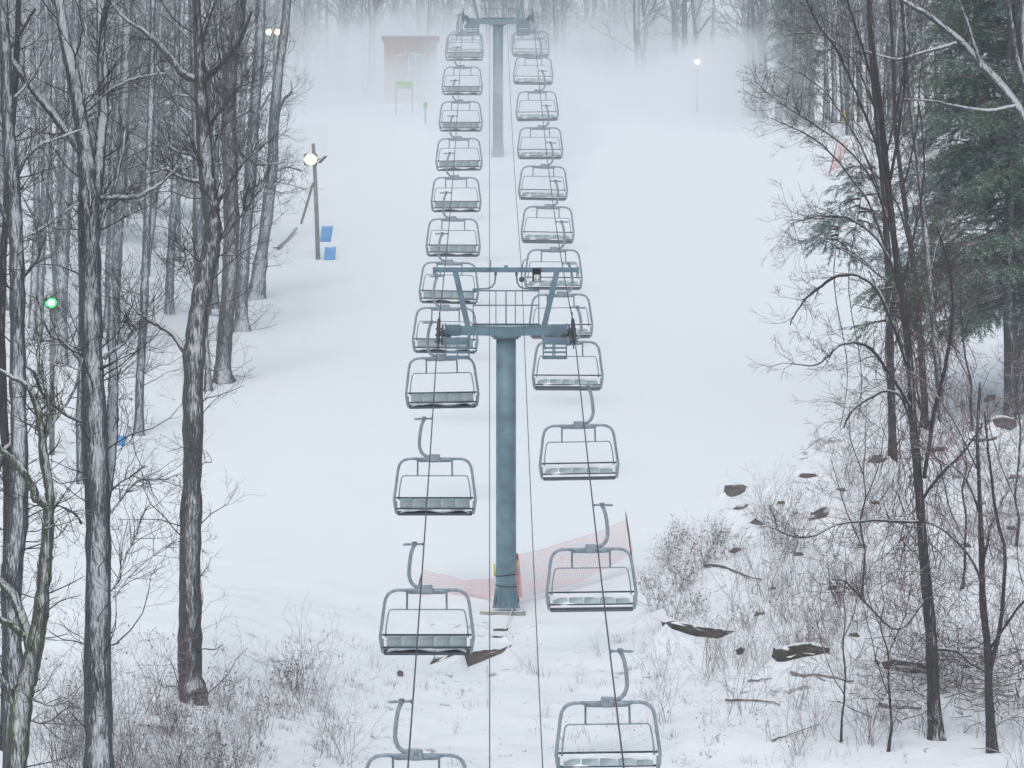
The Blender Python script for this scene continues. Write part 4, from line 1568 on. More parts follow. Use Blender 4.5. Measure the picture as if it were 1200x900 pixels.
# right bank
for k in range(112):
    X = rs.uniform(755, 1215)
    top = np.interp(X, [740, 800, 880, 960, 1060, 1200], [700, 645, 575, 535, 520, 500])
    Y = rs.uniform(top + 8, 905)
    if Y > 780 and X < 900 and rs.random() < .5: continue
    shrub(rs.choice([0, 0, 1, 2, 2, 4, 5]), rs.choice(['stem', 'stem', 'stem', 'stem_pale']), X, Y, rs.uniform(.55, 1.2),
          lambda: bl(X, Y) + ' ' + ('by the snow laden bushes' if X < 860 else 'among the boulders' if Y < 640 else 'above the earth ledges' if Y < 745 else 'around the brush pile' if X > 1020 else 'in the snow below the ledges'), group='leafless shrubs on the snowy bank')
for X, Y, s in [(770, 715, .9), (800, 690, 1.0), (785, 660, .9), (825, 665, 1.0), (760, 690, .7), (815, 720, .8), (840, 640, .9), (795, 640, .8)]:
    shrub(3, 'stem_pale', X, Y, s, 'snow laden bush with purple brown leaves by the facing chairs', group='snow laden bushes at the bank edge')
for X, Y, s in [(440, 640 + 140, .5), (625, 790, .5), (680, 800, .45), (700, 770, .5), (720, 850, .5), (640, 840, .4), (760, 830, .5), (830, 850, .6), (535, 860, .35)]:
    shrub(5, 'stem_pale', X, Y, s, 'small wispy weed on the open snow below the tower', group='wispy weeds below the tower')
# orange dead leaves on one shrub
p = gp(806, 690)
ol = MB()
rng = np.random.default_rng(5)
for k in range(46):
    c = p + np.array([rng.normal() * .16, rng.normal() * .2, rng.choice([.35, .5, 1.2, 1.35]) + rng.normal() * .09])
    a, b = unit(rng.normal(size=3)), unit(rng.normal(size=3))
    b = unit(np.cross(a, b))
    s = rng.uniform(.02, .045)
    ol.raw([c, c + a * s + b * s * .6, c + a * s * 2, c + a * s - b * s * .6], [(0, 1, 2, 3)])
sh_ = shrub(0, 'stem', 806, 690, .95, 'tall shrub at the bank edge keeping some orange dead leaves')
olo = ol.build('orange_leaves', M['leaf_orange'], None, smooth=False)
olo.parent = sh_
olo.matrix_parent_inverse = Matrix.LocRotScale(sh_.location, sh_.rotation_euler, sh_.scale).inverted()

# dry grass and leaf litter through the thin snow
gb = MB()
rng = np.random.default_rng(8)
def tuft(X, Y, n, s):
    p = gp(X, Y)
    for k in range(n):
        b = p + np.array([rng.normal() * s, rng.normal() * s, 0])
        b[2] = Hs(b[0], b[1]) - .02
        h = rng.uniform(.08, .32)
        d = np.array([rng.normal() * .4, rng.normal() * .4, 1.0])
        t = b + unit(d) * h
        w = .005
        gb.raw([b - (w, 0, 0), b + (w, 0, 0), t], [(0, 1, 2)])
for k in range(150):
    X = rng.uniform(330, 1200)
    if X < 760:
        Y = rng.uniform(740, 900)
        if 430 < X < 700 and rng.random() < .55: continue
    else:
        top = np.interp(X, [740, 800, 880, 960, 1060, 1200], [700, 645, 575, 535, 520, 500])
        Y = rng.uniform(top + 15, 900)
    tuft(X, Y, int(rng.uniform(5, 22)), rng.uniform(.08, .3))
for k in range(60):
    tuft(rng.uniform(60, 420), rng.uniform(800, 900), int(rng.uniform(8, 26)), rng.uniform(.1, .35))
tag(gb.build('dry_grass', M['stem_pale'], None, smooth=False), 'dry grass blades poking through the thin snow', 'grass', kind='stuff')
lb = MB()
for k in range(2600):
    X = rng.uniform(740, 1200) if rng.random() < .8 else rng.uniform(330, 760)
    top = np.interp(X, [330, 740, 800, 880, 960, 1060, 1200], [770, 720, 650, 580, 540, 525, 505])
    Y = rng.uniform(top + 10, 900)
    if X < 740 and rng.random() < .5: continue
    if k % 12 == 0:
        cen = gp(X, Y)
    c = cen + np.array([rng.normal() * .35, rng.normal() * .5, 0])
    c[2] = Hs(c[0], c[1]) + .015
    a = unit(np.array([rng.normal(), rng.normal(), rng.normal() * .5]))
    b = unit(np.cross(a, np.array([rng.normal() * .6, rng.normal() * .6, 1])))
    s = rng.uniform(.01, .035)
    lb.raw([c, c + a * s + b * s * .6, c + a * s * 2.2, c + a * s - b * s * .6], [(0, 1, 2, 3)])
tag(lb.build('leaf_litter', M['leaf'], None, smooth=False), 'fallen leaves and bits lying on the snowy banks', 'leaf litter', kind='stuff')


# ------------------------------------------------------------------ rocks, ledges, logs
def face_rock(name, label, poly, back, seed, m='rock', cat='rock', rise=.0, drop=.25, amp=.05):
    """a rock whose visible front follows a measured outline; it runs back into the bank"""
    cx, cy = sum(p[0] for p in poly) / len(poly), sum(p[1] for p in poly) / len(poly)
    lowest = max(poly, key=lambda p: p[1])
    d0 = float(gp(cx, lowest[1] - 1)[1])
    out = []
    n = n0 = len(poly)
    for a in range(n):                                   # densify the outline
        p, q = poly[a], poly[(a + 1) % n]
        k = max(1, int(math.hypot(p[0] - q[0], p[1] - q[1]) / 4))
        for t in range(k):
            out.append((p[0] + (q[0] - p[0]) * t / k, p[1] + (q[1] - p[1]) * t / k))
    n = len(out)

    def ybot(X):
        ys_ = []
        for a in range(n0):
            p, q = poly[a], poly[(a + 1) % n0]
            if p[0] != q[0] and min(p[0], q[0]) - .01 <= X <= max(p[0], q[0]) + .01:
                ys_.append(p[1] + (q[1] - p[1]) * (X - p[0]) / (q[0] - p[0]))
        return max(ys_) if ys_ else lowest[1]
    front = np.array([px(X, Y, d0) for X, Y in out])
    dsv = np.full(n, d0)
    cen = front.mean(axis=0)
    low = front[:, 2] < cen[2]
    rows = []
    for f_, (sc, dy) in enumerate(((.55, -.03), (.86, -.02), (1.0, .0), (1.05, .10), (1.12, .5), (1.10, 1.0))):
        r_ = cen + (front - cen) * sc
        r_[:, 1] = dsv.mean() + (dsv - dsv.mean()) * min(1, sc) + dy * back + .12 * (front[:, 2] - cen[2])
        if f_ >= 2: r_[low, 2] -= drop * min(1, (f_ - 1) / 2)
        if f_ >= 3: r_[~low, 2] += rise * min(1, dy * 2)
        for v_ in r_:
            q = Vector(v_) * 3.3 + Vector((seed, 0, 0))
            w_ = .35 if f_ == 2 else 1.0
            v_[0] += amp * w_ * noise.noise(q)
            v_[1] += amp * 1.4 * noise.noise(q + Vector((9, 2, 4)))
            v_[2] += amp * w_ * noise.noise(q + Vector((3, 7, 1)))
        rows.append(r_)
    V_ = np.concatenate([cen[None] + np.array([[0, -.04 * back, 0]])] + rows + [(rows[-1].mean(axis=0))[None]])
    F_ = [(0, 1 + (i + 1) % n, 1 + i) for i in range(n)]
    for r_ in range(len(rows) - 1):
        for i in range(n):
            a, b = 1 + r_ * n + i, 1 + r_ * n + (i + 1) % n
            F_.append((a, b, b + n, a + n))
    e = len(V_) - 1
    F_ += [(e, 1 + (len(rows) - 1) * n + i, 1 + (len(rows) - 1) * n + (i + 1) % n) for i in range(n)]
    org = np.array([cen[0], d0, cen[2]])
    q = MB()
    q.raw(V_ - org, F_)
    o = q.build(name, M[m], None)
    o.location = org
    flat_smooth(o, 40)
    # the snow drifted up against its foot
    xa, xb = min(p[0] for p in poly), max(p[0] for p in poly)
    cols = []
    for X in np.linspace(xa + .3, xb - .3, 14):
        t_ = px(X, ybot(X) - .3, d0)
        cols.append((t_[0], t_[2]))
    hmax = max(z - Hs(x, d0) for x, z in cols)
    if hmax > .05:
        e_ = .12 + hmax * .9
        cols = [(cols[0][0] - e_, None), (cols[0][0] - e_ * .5, cols[0][1] * .5 + .5 * Hs(cols[0][0] - e_ * .5, d0))] + cols + [(cols[-1][0] + e_ * .5, cols[-1][1] * .45 + .55 * Hs(cols[-1][0] + e_ * .5, d0)), (cols[-1][0] + e_, None)]
        dv, df = [], []
        for r_ in range(9):
            t = r_ / 8 * 1.35 - .35                     # rows behind the face first, then down the drift
            for x, z in cols:
                y = d0 - .02 - t * (.25 + 1.5 * hmax)
                g_ = Hs(x, y) - .02
                z0_ = g_ - .05 if z is None else z
                k_ = 1 - sstep(0, 1, max(0, t))
                w_ = z0_ if t <= 0 else g_ + (max(z0_, g_ - .05) - g_) * float(k_)
                dv.append((x, y, w_ + .025 * noise.noise((x * 3, y * 3, seed)) * (t > 0)))
        nc = len(cols)
        dv = [v_ for v_ in dv]
        for r_ in range(2, 8):
            for c_ in range(nc - 1):
                a = r_ * nc + c_
                df.append((a, a + nc, a + nc + 1, a + 1))
        dm = MB()
        dm.raw(np.array(dv) - org, df)
        dm.build('snow_drift', M['snow_lump'], o)
    return tag(o, label, cat)


face_rock('rock_slab', 'large brown wedge shaped stone slab below the lift tower', [(544, 762), (556, 763), (570, 761), (585, 760), (596, 757), (590, 765), (575, 771), (560, 777), (545, 783)], .8, 1)
face_rock('rock_slab', 'brown stone slab beneath the nearest bare backed chair', [(502, 780), (507, 769), (518, 764), (532, 762), (548, 761), (537, 766), (522, 772)], .7, 2)
face_rock('rock_slab', 'thin flat stone just below the tower footing', [(576, 738), (584, 735.5), (594, 736), (595, 739), (586, 740)], .35, 3, amp=.015)
face_rock('rock_slab', 'narrow dark stone edge between the footing and the wedge slab', [(566, 746), (580, 745), (592, 745), (588, 747.5), (568, 748.5)], .35, 4, amp=.012)
face_rock('rock', 'small round stone in the snow left of the wedge slab', [(465, 788), (468, 785), (472, 787), (473, 793), (467, 794)], .25, 5, amp=.02)
face_rock('rock', 'brown boulder with a snow cap at the crest of the bank', [(849, 575), (852, 569), (860, 567), (869, 567), (875, 570), (873, 577), (864, 581), (857, 583), (850, 580)], .6, 6)
face_rock('rock', 'reddish brown boulder leaning out under a snow cap', [(944, 611), (953, 601), (964, 594), (973, 594), (971, 603), (966, 607), (956, 609)], .6, 7)
face_rock('rock', 'small dark stone beneath the crest boulder', [(856, 597), (864, 592), (876, 590), (876, 595), (866, 598)], .4, 8, amp=.03)
face_rock('rock', 'flat stone on the bank beneath the thin trees', [(932, 558), (940, 554), (955, 555), (960, 558), (944, 561)], .5, 9, amp=.03)
face_rock('rock', 'flat mossy stone beside the slim straight tree', [(1014, 541), (1024, 533), (1036, 532), (1043, 536), (1035, 542), (1020, 544)], .6, 10, amp=.04)
face_rock('boulder', 'dark boulder in the hollow at the evergreen foot', [(1162, 492), (1172, 488), (1190, 490), (1192, 500), (1184, 505), (1166, 500)], .8, 12)
face_rock('rock', 'grey stone leaning at the thin stem under the evergreen', [(1151, 470), (1157, 463), (1167, 462), (1166, 468), (1155, 472)], .5, 13, amp=.04)
face_rock('rock', 'long flat stone in the snow under the slanting stem', [(1085, 527), (1096, 523), (1110, 524), (1106, 529), (1090, 530)], .6, 14, amp=.04)
face_rock('rock', 'broad low stone in front of the evergreen hollow', [(1139, 514), (1152, 511), (1168, 511), (1168, 517), (1150, 519), (1140, 518)], .7, 15, amp=.04)
face_rock('rock', 'brown pointed stone behind the leafless shrubs', [(878, 613), (885, 607), (893, 612), (902, 617), (896, 617), (884, 615)], .4, 16, amp=.03)
face_rock('rock', 'low pale stone among shrubs mid bank', [(852, 646), (860, 642), (868, 642), (870, 648), (858, 649)], .4, 17, amp=.03)
face_rock('earth_ledge', 'dark undercut earth ledge behind the facing chair', [(780, 729), (790, 728), (802, 731), (818, 734), (838, 736), (855, 740), (872, 742), (871, 750), (858, 752), (838, 748), (815, 746), (796, 740), (781, 735)], .7, 18, 'earth', 'earth ledge', amp=.09)
face_rock('earth_ledge', 'broad brown earth ledge under hanging roots', [(905, 769), (912, 761), (930, 756), (950, 756), (970, 759), (970, 765), (950, 769), (932, 772), (918, 776), (906, 775)], .7, 19, 'earth', 'earth ledge', amp=.09)
face_rock('earth_ledge', 'dark earth hollow under the brush pile', [(1032, 776), (1048, 772), (1070, 776), (1092, 780), (1092, 792), (1070, 790), (1048, 786), (1035, 784)], .7, 20, 'earth', 'earth ledge', amp=.09)
face_rock('rock', 'small dark stone at the end of the broad ledge', [(862, 762), (868, 758), (873, 761), (870, 767), (864, 768)], .3, 21, 'earth', amp=.03)
for k_, (X_, Y_, w_) in enumerate([(935, 650, 8), (1010, 640, 7), (975, 690, 9), (1025, 590, 8), (905, 690, 6), (890, 720, 7), (1000, 745, 8), (1130, 640, 9), (1150, 590, 8), (1185, 620, 9), (1070, 560, 8), (985, 575, 8), (1120, 560, 7), (1190, 560, 9), (845, 625, 6), (915, 590, 7)]):
    face_rock('rock', ['small dark', 'small brown', 'flat little', 'low snowy'][k_ % 4] + ' stone poking from the bank snow, ' + ['by the red boulder', 'under the arching limb', 'over the broad ledge', 'near the slim tree', 'among the thin shrubs', 'behind the dark ledge', 'above the brush pile', 'beside the crooked sapling', 'below the evergreen hollow', 'at the far bank edge', 'close to the twisted tree', 'by the flat mossy stone', 'under the slanting stem', 'below the evergreen trunk', 'near the leafy bushes', 'by the crest boulder'][k_],
              [(X_ - w_, Y_ + 1), (X_ - w_ * .4, Y_ - w_ * .35), (X_ + w_ * .5, Y_ - w_ * .4), (X_ + w_, Y_), (X_ + w_ * .3, Y_ + w_ * .25)], .4, 30 + k_, ['rock', 'earth'][k_ % 2], amp=.04)

# roots and grass hanging over the ledges
rb = MB()
rng = np.random.default_rng(99)
for (X0, X1, Y0, n) in ((780, 870, 727, 60), (905, 975, 753, 60), (1035, 1095, 768, 40)):
    for k in range(n):
        q = gp(rng.uniform(X0, X1), Y0 + rng.normal() * 5)
        pts = [q + np.array([0, -.15, .12])]
        dv = unit(np.array([rng.normal() * .6, -.6, .1]))
        for i in range(5):
            dv = unit(dv + np.array([rng.normal() * .25, rng.normal() * .2, -.32]))
            pts.append(pts[-1] + dv * rng.uniform(.05, .09))
        rb.tube(np.array(pts), np.linspace(.009, .004, 6), 3, cap=False)
tag(rb.build('hanging_roots', M['stem_pale'], None), 'pale roots and grass hanging over the earth ledges', 'roots', kind='stuff')


def stick(name, label, pa, pb, r, m='wood_brown', lift=.04, seed=0, cat='branch', bend=.0):
    a, b = gp(*pa), gp(*pb)
    n = 9
    rng = np.random.default_rng(seed)
    P = np.array([a + (b - a) * t for t in np.linspace(0, 1, n)])
    for i in range(n):
        P[i][2] = max(P[i][2], Hs(P[i][0], P[i][1])) + lift + bend * math.sin(math.pi * i / (n - 1))
    P += rng.normal(size=P.shape) * r * .35
    s_ = MB()
    s_.tube(P, np.linspace(r, r * .45, n), 7)
    return tag(s_.build(name, M[m], None), label, cat)


stick('fallen_branch', 'long snow dusted branch lying in open snow', (850, 822), (915, 828), .03, seed=1)
stick('fallen_branch', 'reddish fallen branch slanting across the upper bank', (826, 664), (893, 682), .045, seed=2)
stick('fallen_log', 'snow covered log under the brush pile', (925, 790), (1000, 802), .055, 'wood', seed=3, cat='log')
stick('fallen_log', 'pale log lying beside the vine hung tree', (1030, 828), (1078, 832), .06, 'wood', seed=4, cat='log')
stick('fallen_branch', 'broken stick propped under the tower footing', (603, 716), (593, 738), .022, lift=.05, seed=5, bend=.1)
stick('fallen_branch', 'short snowy stick before the broad ledge', (876, 800), (905, 797), .03, 'wood', seed=6)
stick('fallen_branch', 'thin dark branch above the bottom snow bank', (905, 870), (960, 850), .02, seed=7)
stick('thin_stake', 'thin stake standing before the middle cable', (571, 790), (571, 830), .012, seed=8, cat='stake', bend=.5)

bp_ = MB()
rng = np.random.default_rng(66)
for k in range(230):
    q = gp(rng.normal(1090, 55) if k % 2 else rng.normal(1170, 30), rng.normal(808, 22))
    a = rng.uniform(0, 6.28)
    L = rng.uniform(.3, 1.1)
    d = np.array([math.cos(a), math.sin(a) * .5, rng.uniform(-.15, .5)])
    q = q + np.array([0, 0, rng.uniform(0, .22)])
    bp_.tube(np.array([q, q + d * L * .5 + rng.normal(size=3) * .04, q + d * L]), [.017, .013, .007], 4, cap=False)
tag(bp_.build('brush_pile', M['wood_brown'], None), 'tangled pile of snow covered sticks around the vine hung tree', 'brush pile', kind='stuff')

# ------------------------------------------------------------------ safety netting round the tower
def net(name, label, tops, bots, sag, post_px):
    """tops / bots: lists of pixel points with depth; a lattice of thin strands"""
    tops = [px(*t) for t in tops]
    bots = [px(*t) for t in bots]
    ts = np.linspace(0, 1, len(tops))
    root = thing(name, label, 'netting', tuple((bots[0] + bots[-1]) / 2))
    o0 = np.array(root.location)
    W_ = np.linalg.norm(tops[-1] - tops[0])
    Hn = np.linalg.norm(np.array(tops) - np.array(bots), axis=1).mean()

    def S(u, v):
        a = np.array([np.interp(u, ts, [t[c] for t in tops]) for c in range(3)])
        b = np.array([np.interp(u, ts, [t[c] for t in bots]) for c in range(3)])
        p = a * (1 - v) + b * v
        p[1] += .10 * math.sin(u * 7 + v * 2.5) + .07 * math.sin(v * 5 + u * 3)
        p[2] -= sag * math.sin(math.pi * u) * (1 - v) + .02 * math.sin(u * 17) * (1 - v)
        return p - o0
    m_ = MB()
    step = .055
    nu, nv = int(W_ / step), int(Hn / step)
    du = 24
    for j in range(nv + 1):
        v = j / nv
        pts = np.array([S(u, v) for u in np.linspace(0, 1, du)])
        w = .021 if j in (0, nv) else .0085
        m_.tube(pts, (.006 if j in (0, nv) else .0044), 4 if j in (0, nv) else 3, cap=False)
    dv = 7
    for i in range(nu + 1):
        u = i / nu
        pts = np.array([S(u, v) for v in np.linspace(0, 1, dv)])
        m_.tube(pts, .0044, 3, cap=False)
    m_.build('netting', M['net'], root)
    for (xa, ya, xb, yb, d) in post_px:
        q = MB()
        a, b = px(xa, ya, d), px(xb, yb, d)
        b = b - np.array([0, 0, .35])
        q.tube(np.array([a, b]) - o0, .022, 6)
        q.build('post', M['wood_brown'], root)
    return root


net('safety_net', 'sagging orange safety net behind the bare backed chair', [(496, 668, 108), (545, 676, 107.5), (587, 676, 106)], [(480, 716, 108), (540, 705, 107.5), (588, 697, 106)], .10, [(495, 666, 482, 716, 108)])
net('safety_net', 'taut orange safety net rising from the tower to the bank', [(597, 655, 106), (608, 651, 106.5), (670, 634, 108), (735, 610, 109.5)], [(600, 702, 106), (612, 700, 106.5), (680, 682, 108), (742, 648, 109.5)], .0,
    [(606, 648, 608, 702, 106.5), (733, 598, 742, 652, 109.5)])
yb = MB()
for s, z0 in ((-1, .85), (1, .95)):
    yb.tube([(s * .30, -.02, z0), (s * .31, -.02, z0 + .32)], .022, 6)
yo = yb.build('pole_padding', M['yellow'], tw)

# ------------------------------------------------------------------ slope lights, pads, cabin, signs
def lamp_head(mb_em, mb_body, mb_halo, c, s):
    mb_body.box(c + np.array([0, .06, 0]), (s * 1.5, .14, s * 1.3), bev=.03)
    n = 24
    for rr, mbx, y in ((.72, mb_halo, -.02), (.42, mb_em, -.055)):  # wider glowing disc behind the lamp core imitates its halo
        v = []
        for k in range(n):
            a = 2 * math.pi * k / n
            v.append(c + np.array([s * rr * math.cos(a), y, s * .9 * rr * math.sin(a)]))
        v.append(c + np.array([0, y - .03 if mbx is mb_em else y, 0]))
        mbx.raw(v, [(k, (k + 1) % n, n) for k in range(n)])


pb = gp(373, 304)
d = float(pb[1])
lp = thing('lamp_pole', 'leaning wooden light pole with a lit lamp and blue pads', 'lamp post', tuple(pb))
m1 = MB()
pp = [px(373, 307, d), px(371, 250, d), px(369, 200, d), px(367, 168, d)]
pp[0][2] -= .3
m1.tube(np.array(pp) - pb, [.10, .095, .085, .075], 10)
m1.build('pole', M['wood'], lp)
m2 = MB()
m2.tube(np.array([px(367, 214, d), px(360, 238, d + .4), px(353, 262, d + .9)]) - pb, [.05, .06, .05], 8)
m2.build('brace', M['wood'], lp)
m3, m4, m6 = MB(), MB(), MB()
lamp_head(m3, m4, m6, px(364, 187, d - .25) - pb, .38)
m4.bar(px(369, 188, d) - pb, px(364, 187, d - .2) - pb, .06, .06)
m4.build('lamp_housing', M['steel_dark'], lp)
m3.build('lamp', M['lamp_on'], lp)
m6.build('halo_disc', M['glow_warm'], lp)
m5 = MB()
m5.bar(px(374, 191, d) - pb, px(382, 183, d - .2) - pb, .16, .05)
m5.bar(px(371, 189, d) - pb, px(376, 185, d) - pb, .05, .04)
m5.build('lamp_bracket', M['steel_dark'], lp)


def pad(X, Y, w, h, d_, ry, label):
    c = px(X, Y, d_)
    W_, H_ = w / F * d_, h / F * d_
    v, f = [], []
    nx_, nz_ = 7, 7
    for s in (-1, 1):
        for j in range(nz_):
            for i in range(nx_):
                u, t = i / (nx_ - 1) - .5, j / (nz_ - 1) - .5
                e = (1 - (2 * u) ** 4) * (1 - (2 * t) ** 4)
                v.append((u * W_ + .06 * t * W_, s * (.03 + .07 * e), t * H_ + .04 * math.sin(u * 4) * H_ - .04 * H_ * u))
    k = nx_ * nz_
    for j in range(nz_ - 1):
        for i in range(nx_ - 1):
            a = j * nx_ + i
            f.append((a, a + 1, a + nx_ + 1, a + nx_))
            f.append((k + a + nx_, k + a + nx_ + 1, k + a + 1, k + a))
    ring = [i for i in range(nx_)] + [j * nx_ + nx_ - 1 for j in range(1, nz_)] + [(nz_ - 1) * nx_ + i for i in range(nx_ - 2, -1, -1)] + [j * nx_ for j in range(nz_ - 2, 0, -1)]
    for a, b in zip(ring, ring[1:] + ring[:1]):
        f.append((b, a, k + a, k + b))
    m_ = MB()
    m_.raw(v, f)
    o = m_.build('crash_pad', M['blue_pad'], None)
    o.location = c
    o.rotation_euler = (0, ry, 0)
    return tag(o, label, 'pad')


pad(382.5, 274, 13, 19, d - .22, .12, 'blue crash pad hung on the light pole, upper one')
pad(386.5, 299, 13, 20, d - .25, .04, 'blue crash pad standing in snow at the light pole')
pd = gp(142, 522)
pad(142, 516, 11, 13, float(pd[1]), .2, 'small pale blue pad half hidden by the double trunk')
fp = MB()
a, b = gp(347, 272), gp(326, 293)
fp.tube(np.array([a + (0, 0, .18), (a + b) / 2 + (0, 0, .14), b + (0, 0, .08)]), [.07, .075, .07], 8)
fp.box(b + np.array([-.05, -.05, .10]), (.34, .08, .07), bev=.01)
tag(fp.build('fallen_pole', M['wood'], None), 'grey wooden pole lying in the snow below the light pole', 'pole')


def flood(X, Y, d_, label, heads, m, hs_=.2, rm='glow_warm'):
    top = px(X, Y, d_)
    base = np.array([top[0], d_, Hs(top[0], d_)])
    r_ = thing('floodlight_pole', label, 'lamp post', tuple(base))
    q = MB()
    q.tube(np.array([(0, 0, -.3), (0, 0, (top - base)[2] + .4)]), [.09, .07], 8)
    q.bar((-.35, 0, top[2] - base[2] + .12), (.35, 0, top[2] - base[2] + .12), .06, .06)
    q.build('pole', M['wood'], r_)
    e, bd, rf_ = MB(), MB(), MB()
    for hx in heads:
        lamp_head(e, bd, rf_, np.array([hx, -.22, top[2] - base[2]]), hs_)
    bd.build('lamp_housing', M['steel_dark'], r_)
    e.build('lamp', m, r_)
    rf_.build('halo_disc', M[rm], r_)
    return r_


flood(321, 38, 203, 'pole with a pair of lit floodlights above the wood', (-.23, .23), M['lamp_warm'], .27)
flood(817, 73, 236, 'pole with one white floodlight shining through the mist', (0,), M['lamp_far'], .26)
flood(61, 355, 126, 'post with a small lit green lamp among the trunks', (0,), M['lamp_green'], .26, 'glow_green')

# cabin on the crest
cd = 236.0
cc = px(481, 104, cd)
cz = Hs(cc[0], cd) - .3
cab = thing('lift_cabin', 'small tan lift cabin with a window, faded by mist', 'cabin', (cc[0], cd, cz))
wL, wH = 62 / F * cd, (450 - 45) / F * cd - cz
q = MB()
q.box((0, 1.3, wH / 2), (wL, 2.6, wH), bev=.03)
q.build('wall', M['cabin'], cab, smooth=False)
for k in range(6):
    bt = MB()
    bt.box((-wL / 2 + .12 + k * (wL - .24) / 5, -.012, wH / 2), (.05, .03, wH * .98))
    bt.build('batten', M['cabin'], cab, smooth=False)
rf = MB()
rf.box((0, 1.3, wH + .05), (wL + .3, 3.1, .14), bev=.03)
rf.build('roof', M['cabin_trim'], cab, smooth=False)
wf = MB()
wx = .32
for (x, z, sx, sz) in ((wx - .42, wH * .60, .08, 1.5), (wx + .42, wH * .60, .08, 1.5), (wx, wH * .60 + .73, .92, .08), (wx, wH * .60 - .73, .92, .08), (wx, wH * .60 + .22, .8, .05), (wx, wH * .60 - .24, .8, .05)):
    wf.box((x, -.035, z), (sx, .06, sz), bev=.006)
wfo = wf.build('window', M['white'], cab, smooth=False)
for k in range(3):
    pn = MB()
    pn.box((wx, -.012, wH * .60 - .48 + k * .48), (.76, .014, .42))
    pn.build('pane', M['glass'], wfo, smooth=False)
sp_ = MB()
sp_.box((-.62, -.06, wH * .76), (.30, .12, .14), bev=.03)
sp_.build('wall_light', M['white'], cab)

sgd = 226.0
sgx = (474 - 600) / F * sgd
sg = np.array([sgx, sgd, Hs(sgx, sgd)])
sroot = thing('notice_board', 'lime green notice board on two posts before the cabin', 'sign', tuple(sg))
q = MB()
q.box(np.array(px(473, 99.5, sgd)) - sg, (19 / F * sgd, .05, 8.5 / F * sgd), bev=.01)
q.build('board', M['lime'], sroot, smooth=False)
for X, Yt, Yb in ((483, 92, 115), (464, 96, 118)):
    q = MB()
    a, b = px(X, Yt, sgd + .06), px(X, Yb, sgd + .06)
    b[2] = sg[2] - .3
    q.tube(np.array([a, b]) - sg, .03, 8)
    q.build('post', M['wood'], sroot)
ym = gp(498.5, 144, 160)
yd = float(ym[1])
yroot = thing('marker_post', 'short grey post with a small yellow marker on top', 'marker post', tuple(ym))
q = MB()
q.tube(np.array([(0, 0, -.2), (0, 0, 18 / F * yd)]), .035, 8)
q.build('post', M['wood'], yroot)
q = MB()
q.box((0, -.04, 20 / F * yd), (4.5 / F * yd, .05, 8 / F * yd), bev=.01)
q.build('marker', M['lime'], yroot, smooth=False)
# yellow padded post and a strip of orange net behind the thicket
yp = gp(992, 150, 130)
ypd = float(yp[1])
yr = thing('padded_post', 'post with a yellow pad behind the thicket', 'marker post', tuple(yp))
q = MB()
q.tube(np.array([(0, 0, -.2), (0, 0, 20 / F * ypd)]), .05, 8)
q.build('post', M['wood'], yr)
q = MB()
q.tube(np.array([(0, 0, 6 / F * ypd), (0, 0, 20 / F * ypd)]), [.2, .2], 12)
q.build('pad', M['yellow'], yr)
nd = float(gp(978, 204, 120)[1])
net('safety_net', 'narrow strip of orange net behind the thicket', [(984, 162, nd), (996, 168, nd + 1.5)], [(970, 204, nd), (981, 196, nd + 1.5)], .0, [(983, 158, 970, 206, nd)])

# ------------------------------------------------------------------ snow-gun mist over the crest, and the haze of the whole place
def vol(name, density, col, builder=None):
    m = bpy.data.materials.new(name)
    m.use_nodes = True
    N, L = m.node_tree.nodes, m.node_tree.links
    N.remove(N['Principled BSDF'])
    v = N.new('ShaderNodeVolumePrincipled')
    v.inputs['Color'].default_value = (*col, 1)
    v.inputs['Density'].default_value = density
    v.inputs['Anisotropy'].default_value = 0.1
    L.new(v.outputs[0], N['Material Output'].inputs['Volume'])
    if builder: builder(N, L, v)
    return m


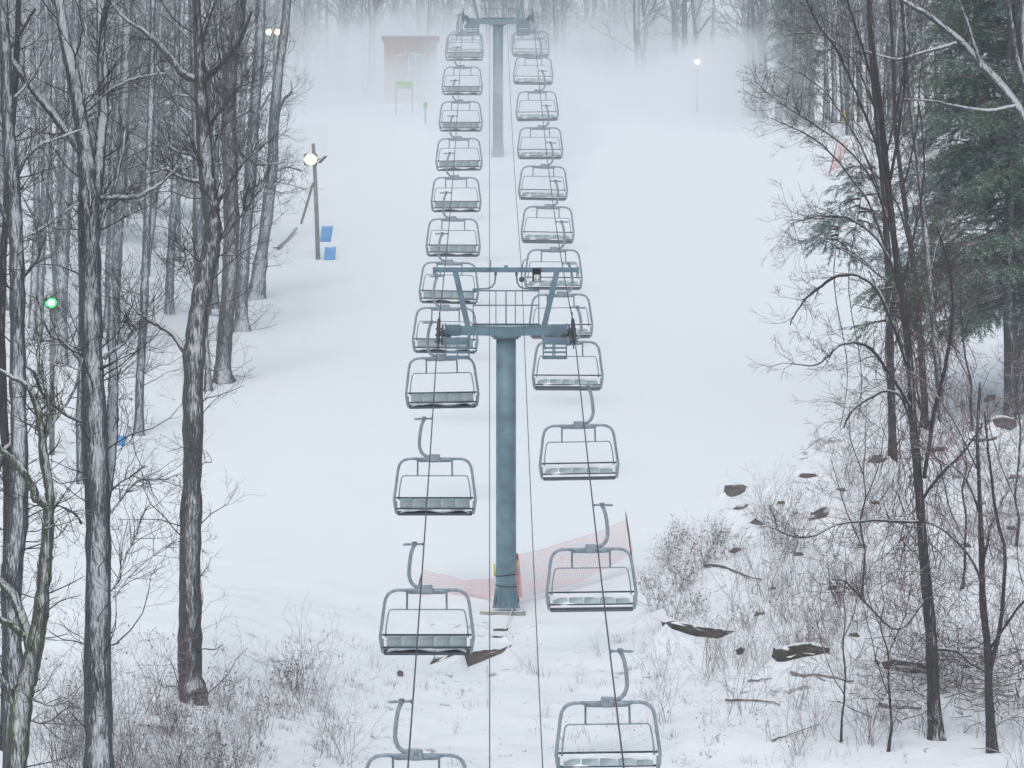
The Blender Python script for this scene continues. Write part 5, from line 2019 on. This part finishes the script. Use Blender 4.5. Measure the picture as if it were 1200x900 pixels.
def mist_nodes(N, L, v):
    g = N.new('ShaderNodeNewGeometry')
    sx = N.new('ShaderNodeSeparateXYZ')
    L.new(g.outputs['Position'], sx.inputs[0])

    def mrange(sock, a, b, c=0.0, d_=1.0):
        n = N.new('ShaderNodeMapRange')
        n.interpolation_type = 'SMOOTHSTEP'
        n.inputs['From Min'].default_value = a
        n.inputs['From Max'].default_value = b
        n.inputs['To Min'].default_value = c
        n.inputs['To Max'].default_value = d_
        L.new(sock, n.inputs['Value'])
        return n.outputs['Result']

    def mul(a, b):
        n = N.new('ShaderNodeMath')
        n.operation = 'MULTIPLY'
        L.new(a, n.inputs[0])
        if isinstance(b, float): n.inputs[1].default_value = b
        else: L.new(b, n.inputs[1])
        return n.outputs[0]
    mp = N.new('ShaderNodeMapping')
    mp.inputs['Scale'].default_value = (.11, .05, .17)
    L.new(g.outputs['Position'], mp.inputs['Vector'])
    nz = N.new('ShaderNodeTexNoise')
    nz.inputs['Scale'].default_value = 1.0
    nz.inputs['Detail'].default_value = 4
    nz.inputs['Distortion'].default_value = .6
    L.new(mp.outputs['Vector'], nz.inputs['Vector'])
    bil = mrange(nz.outputs['Fac'], .36, .64)
    # height of the cloud: deeper towards the middle of the piste
    hx = N.new('ShaderNodeMath'); hx.operation = 'MULTIPLY_ADD'
    hx.inputs[1].default_value = 5.0
    L.new(nz.outputs['Fac'], hx.inputs[0])
    ry = N.new('ShaderNodeMath'); ry.operation = 'MULTIPLY_ADD'      # the cloud follows the rising ground
    ry.inputs[1].default_value = .13
    ry.inputs[2].default_value = -.13 * 205
    L.new(sx.outputs['Y'], ry.inputs[0])
    hz = N.new('ShaderNodeMath'); hz.operation = 'SUBTRACT'
    L.new(ry.outputs[0], hz.inputs[0]); L.new(sx.outputs['Z'], hz.inputs[1])
    L.new(hz.outputs[0], hx.inputs[2])
    zf = mrange(hx.outputs[0], -16.2, -11.8)
    ys = N.new('ShaderNodeMath'); ys.operation = 'ADD'               # it begins farther up on the cabin's side
    L.new(sx.outputs['Y'], ys.inputs[0]); ya = N.new('ShaderNodeMath'); ya.operation = 'ADD'
    L.new(mrange(sx.outputs['X'], -5.5, -2.0, -29.5, 0.0), ya.inputs[0]); L.new(mrange(sx.outputs['X'], 1.5, 6.0, 0.0, -29.0), ya.inputs[1])
    L.new(ya.outputs[0], ys.inputs[1])
    yf = mul(mrange(ys.outputs[0], 178.0, 214.0), mrange(sx.outputs['Y'], 300.0, 262.0))
    xf = mul(mrange(sx.outputs['X'], 19.0, 9.0), mrange(sx.outputs['X'], -24.0, -14.0))
    den = mul(mul(mul(bil, zf), mul(yf, xf)), 0.24)
    drift = mul(mul(mrange(sx.outputs['Y'], 106.0, 140.0), mrange(sx.outputs['X'], 15.0, 7.0)), mul(mrange(nz.outputs['Fac'], .25, .75, .7, 1.3), 0.0024))
    drift = mul(drift, mrange(sx.outputs['X'], -10.5, -16.0, 1.0, 2.1))      # the air of the wood is thicker
    sm = N.new('ShaderNodeMath')
    sm.operation = 'ADD'
    L.new(den, sm.inputs[0]); L.new(drift, sm.inputs[1])
    L.new(sm.outputs[0], v.inputs['Density'])


MIST = True
if MIST:
    q = MB()
    q.box((-10, 204, 10.0), (72, 196, 40))
    mo = q.build('snow_mist', vol('snow_mist', .03, (.965, .985, 1.0), mist_nodes), None, smooth=False)
    tag(mo, 'white cloud of blown snow drifting over the crest', 'mist', kind='stuff')

hb = MB()
hb.box((0, 310, -2), (844, 784, 98))
ho = hb.build('haze', vol('haze', .0005, (.90, .95, 1.0)), None, smooth=False)
tag(ho, kind='stuff')
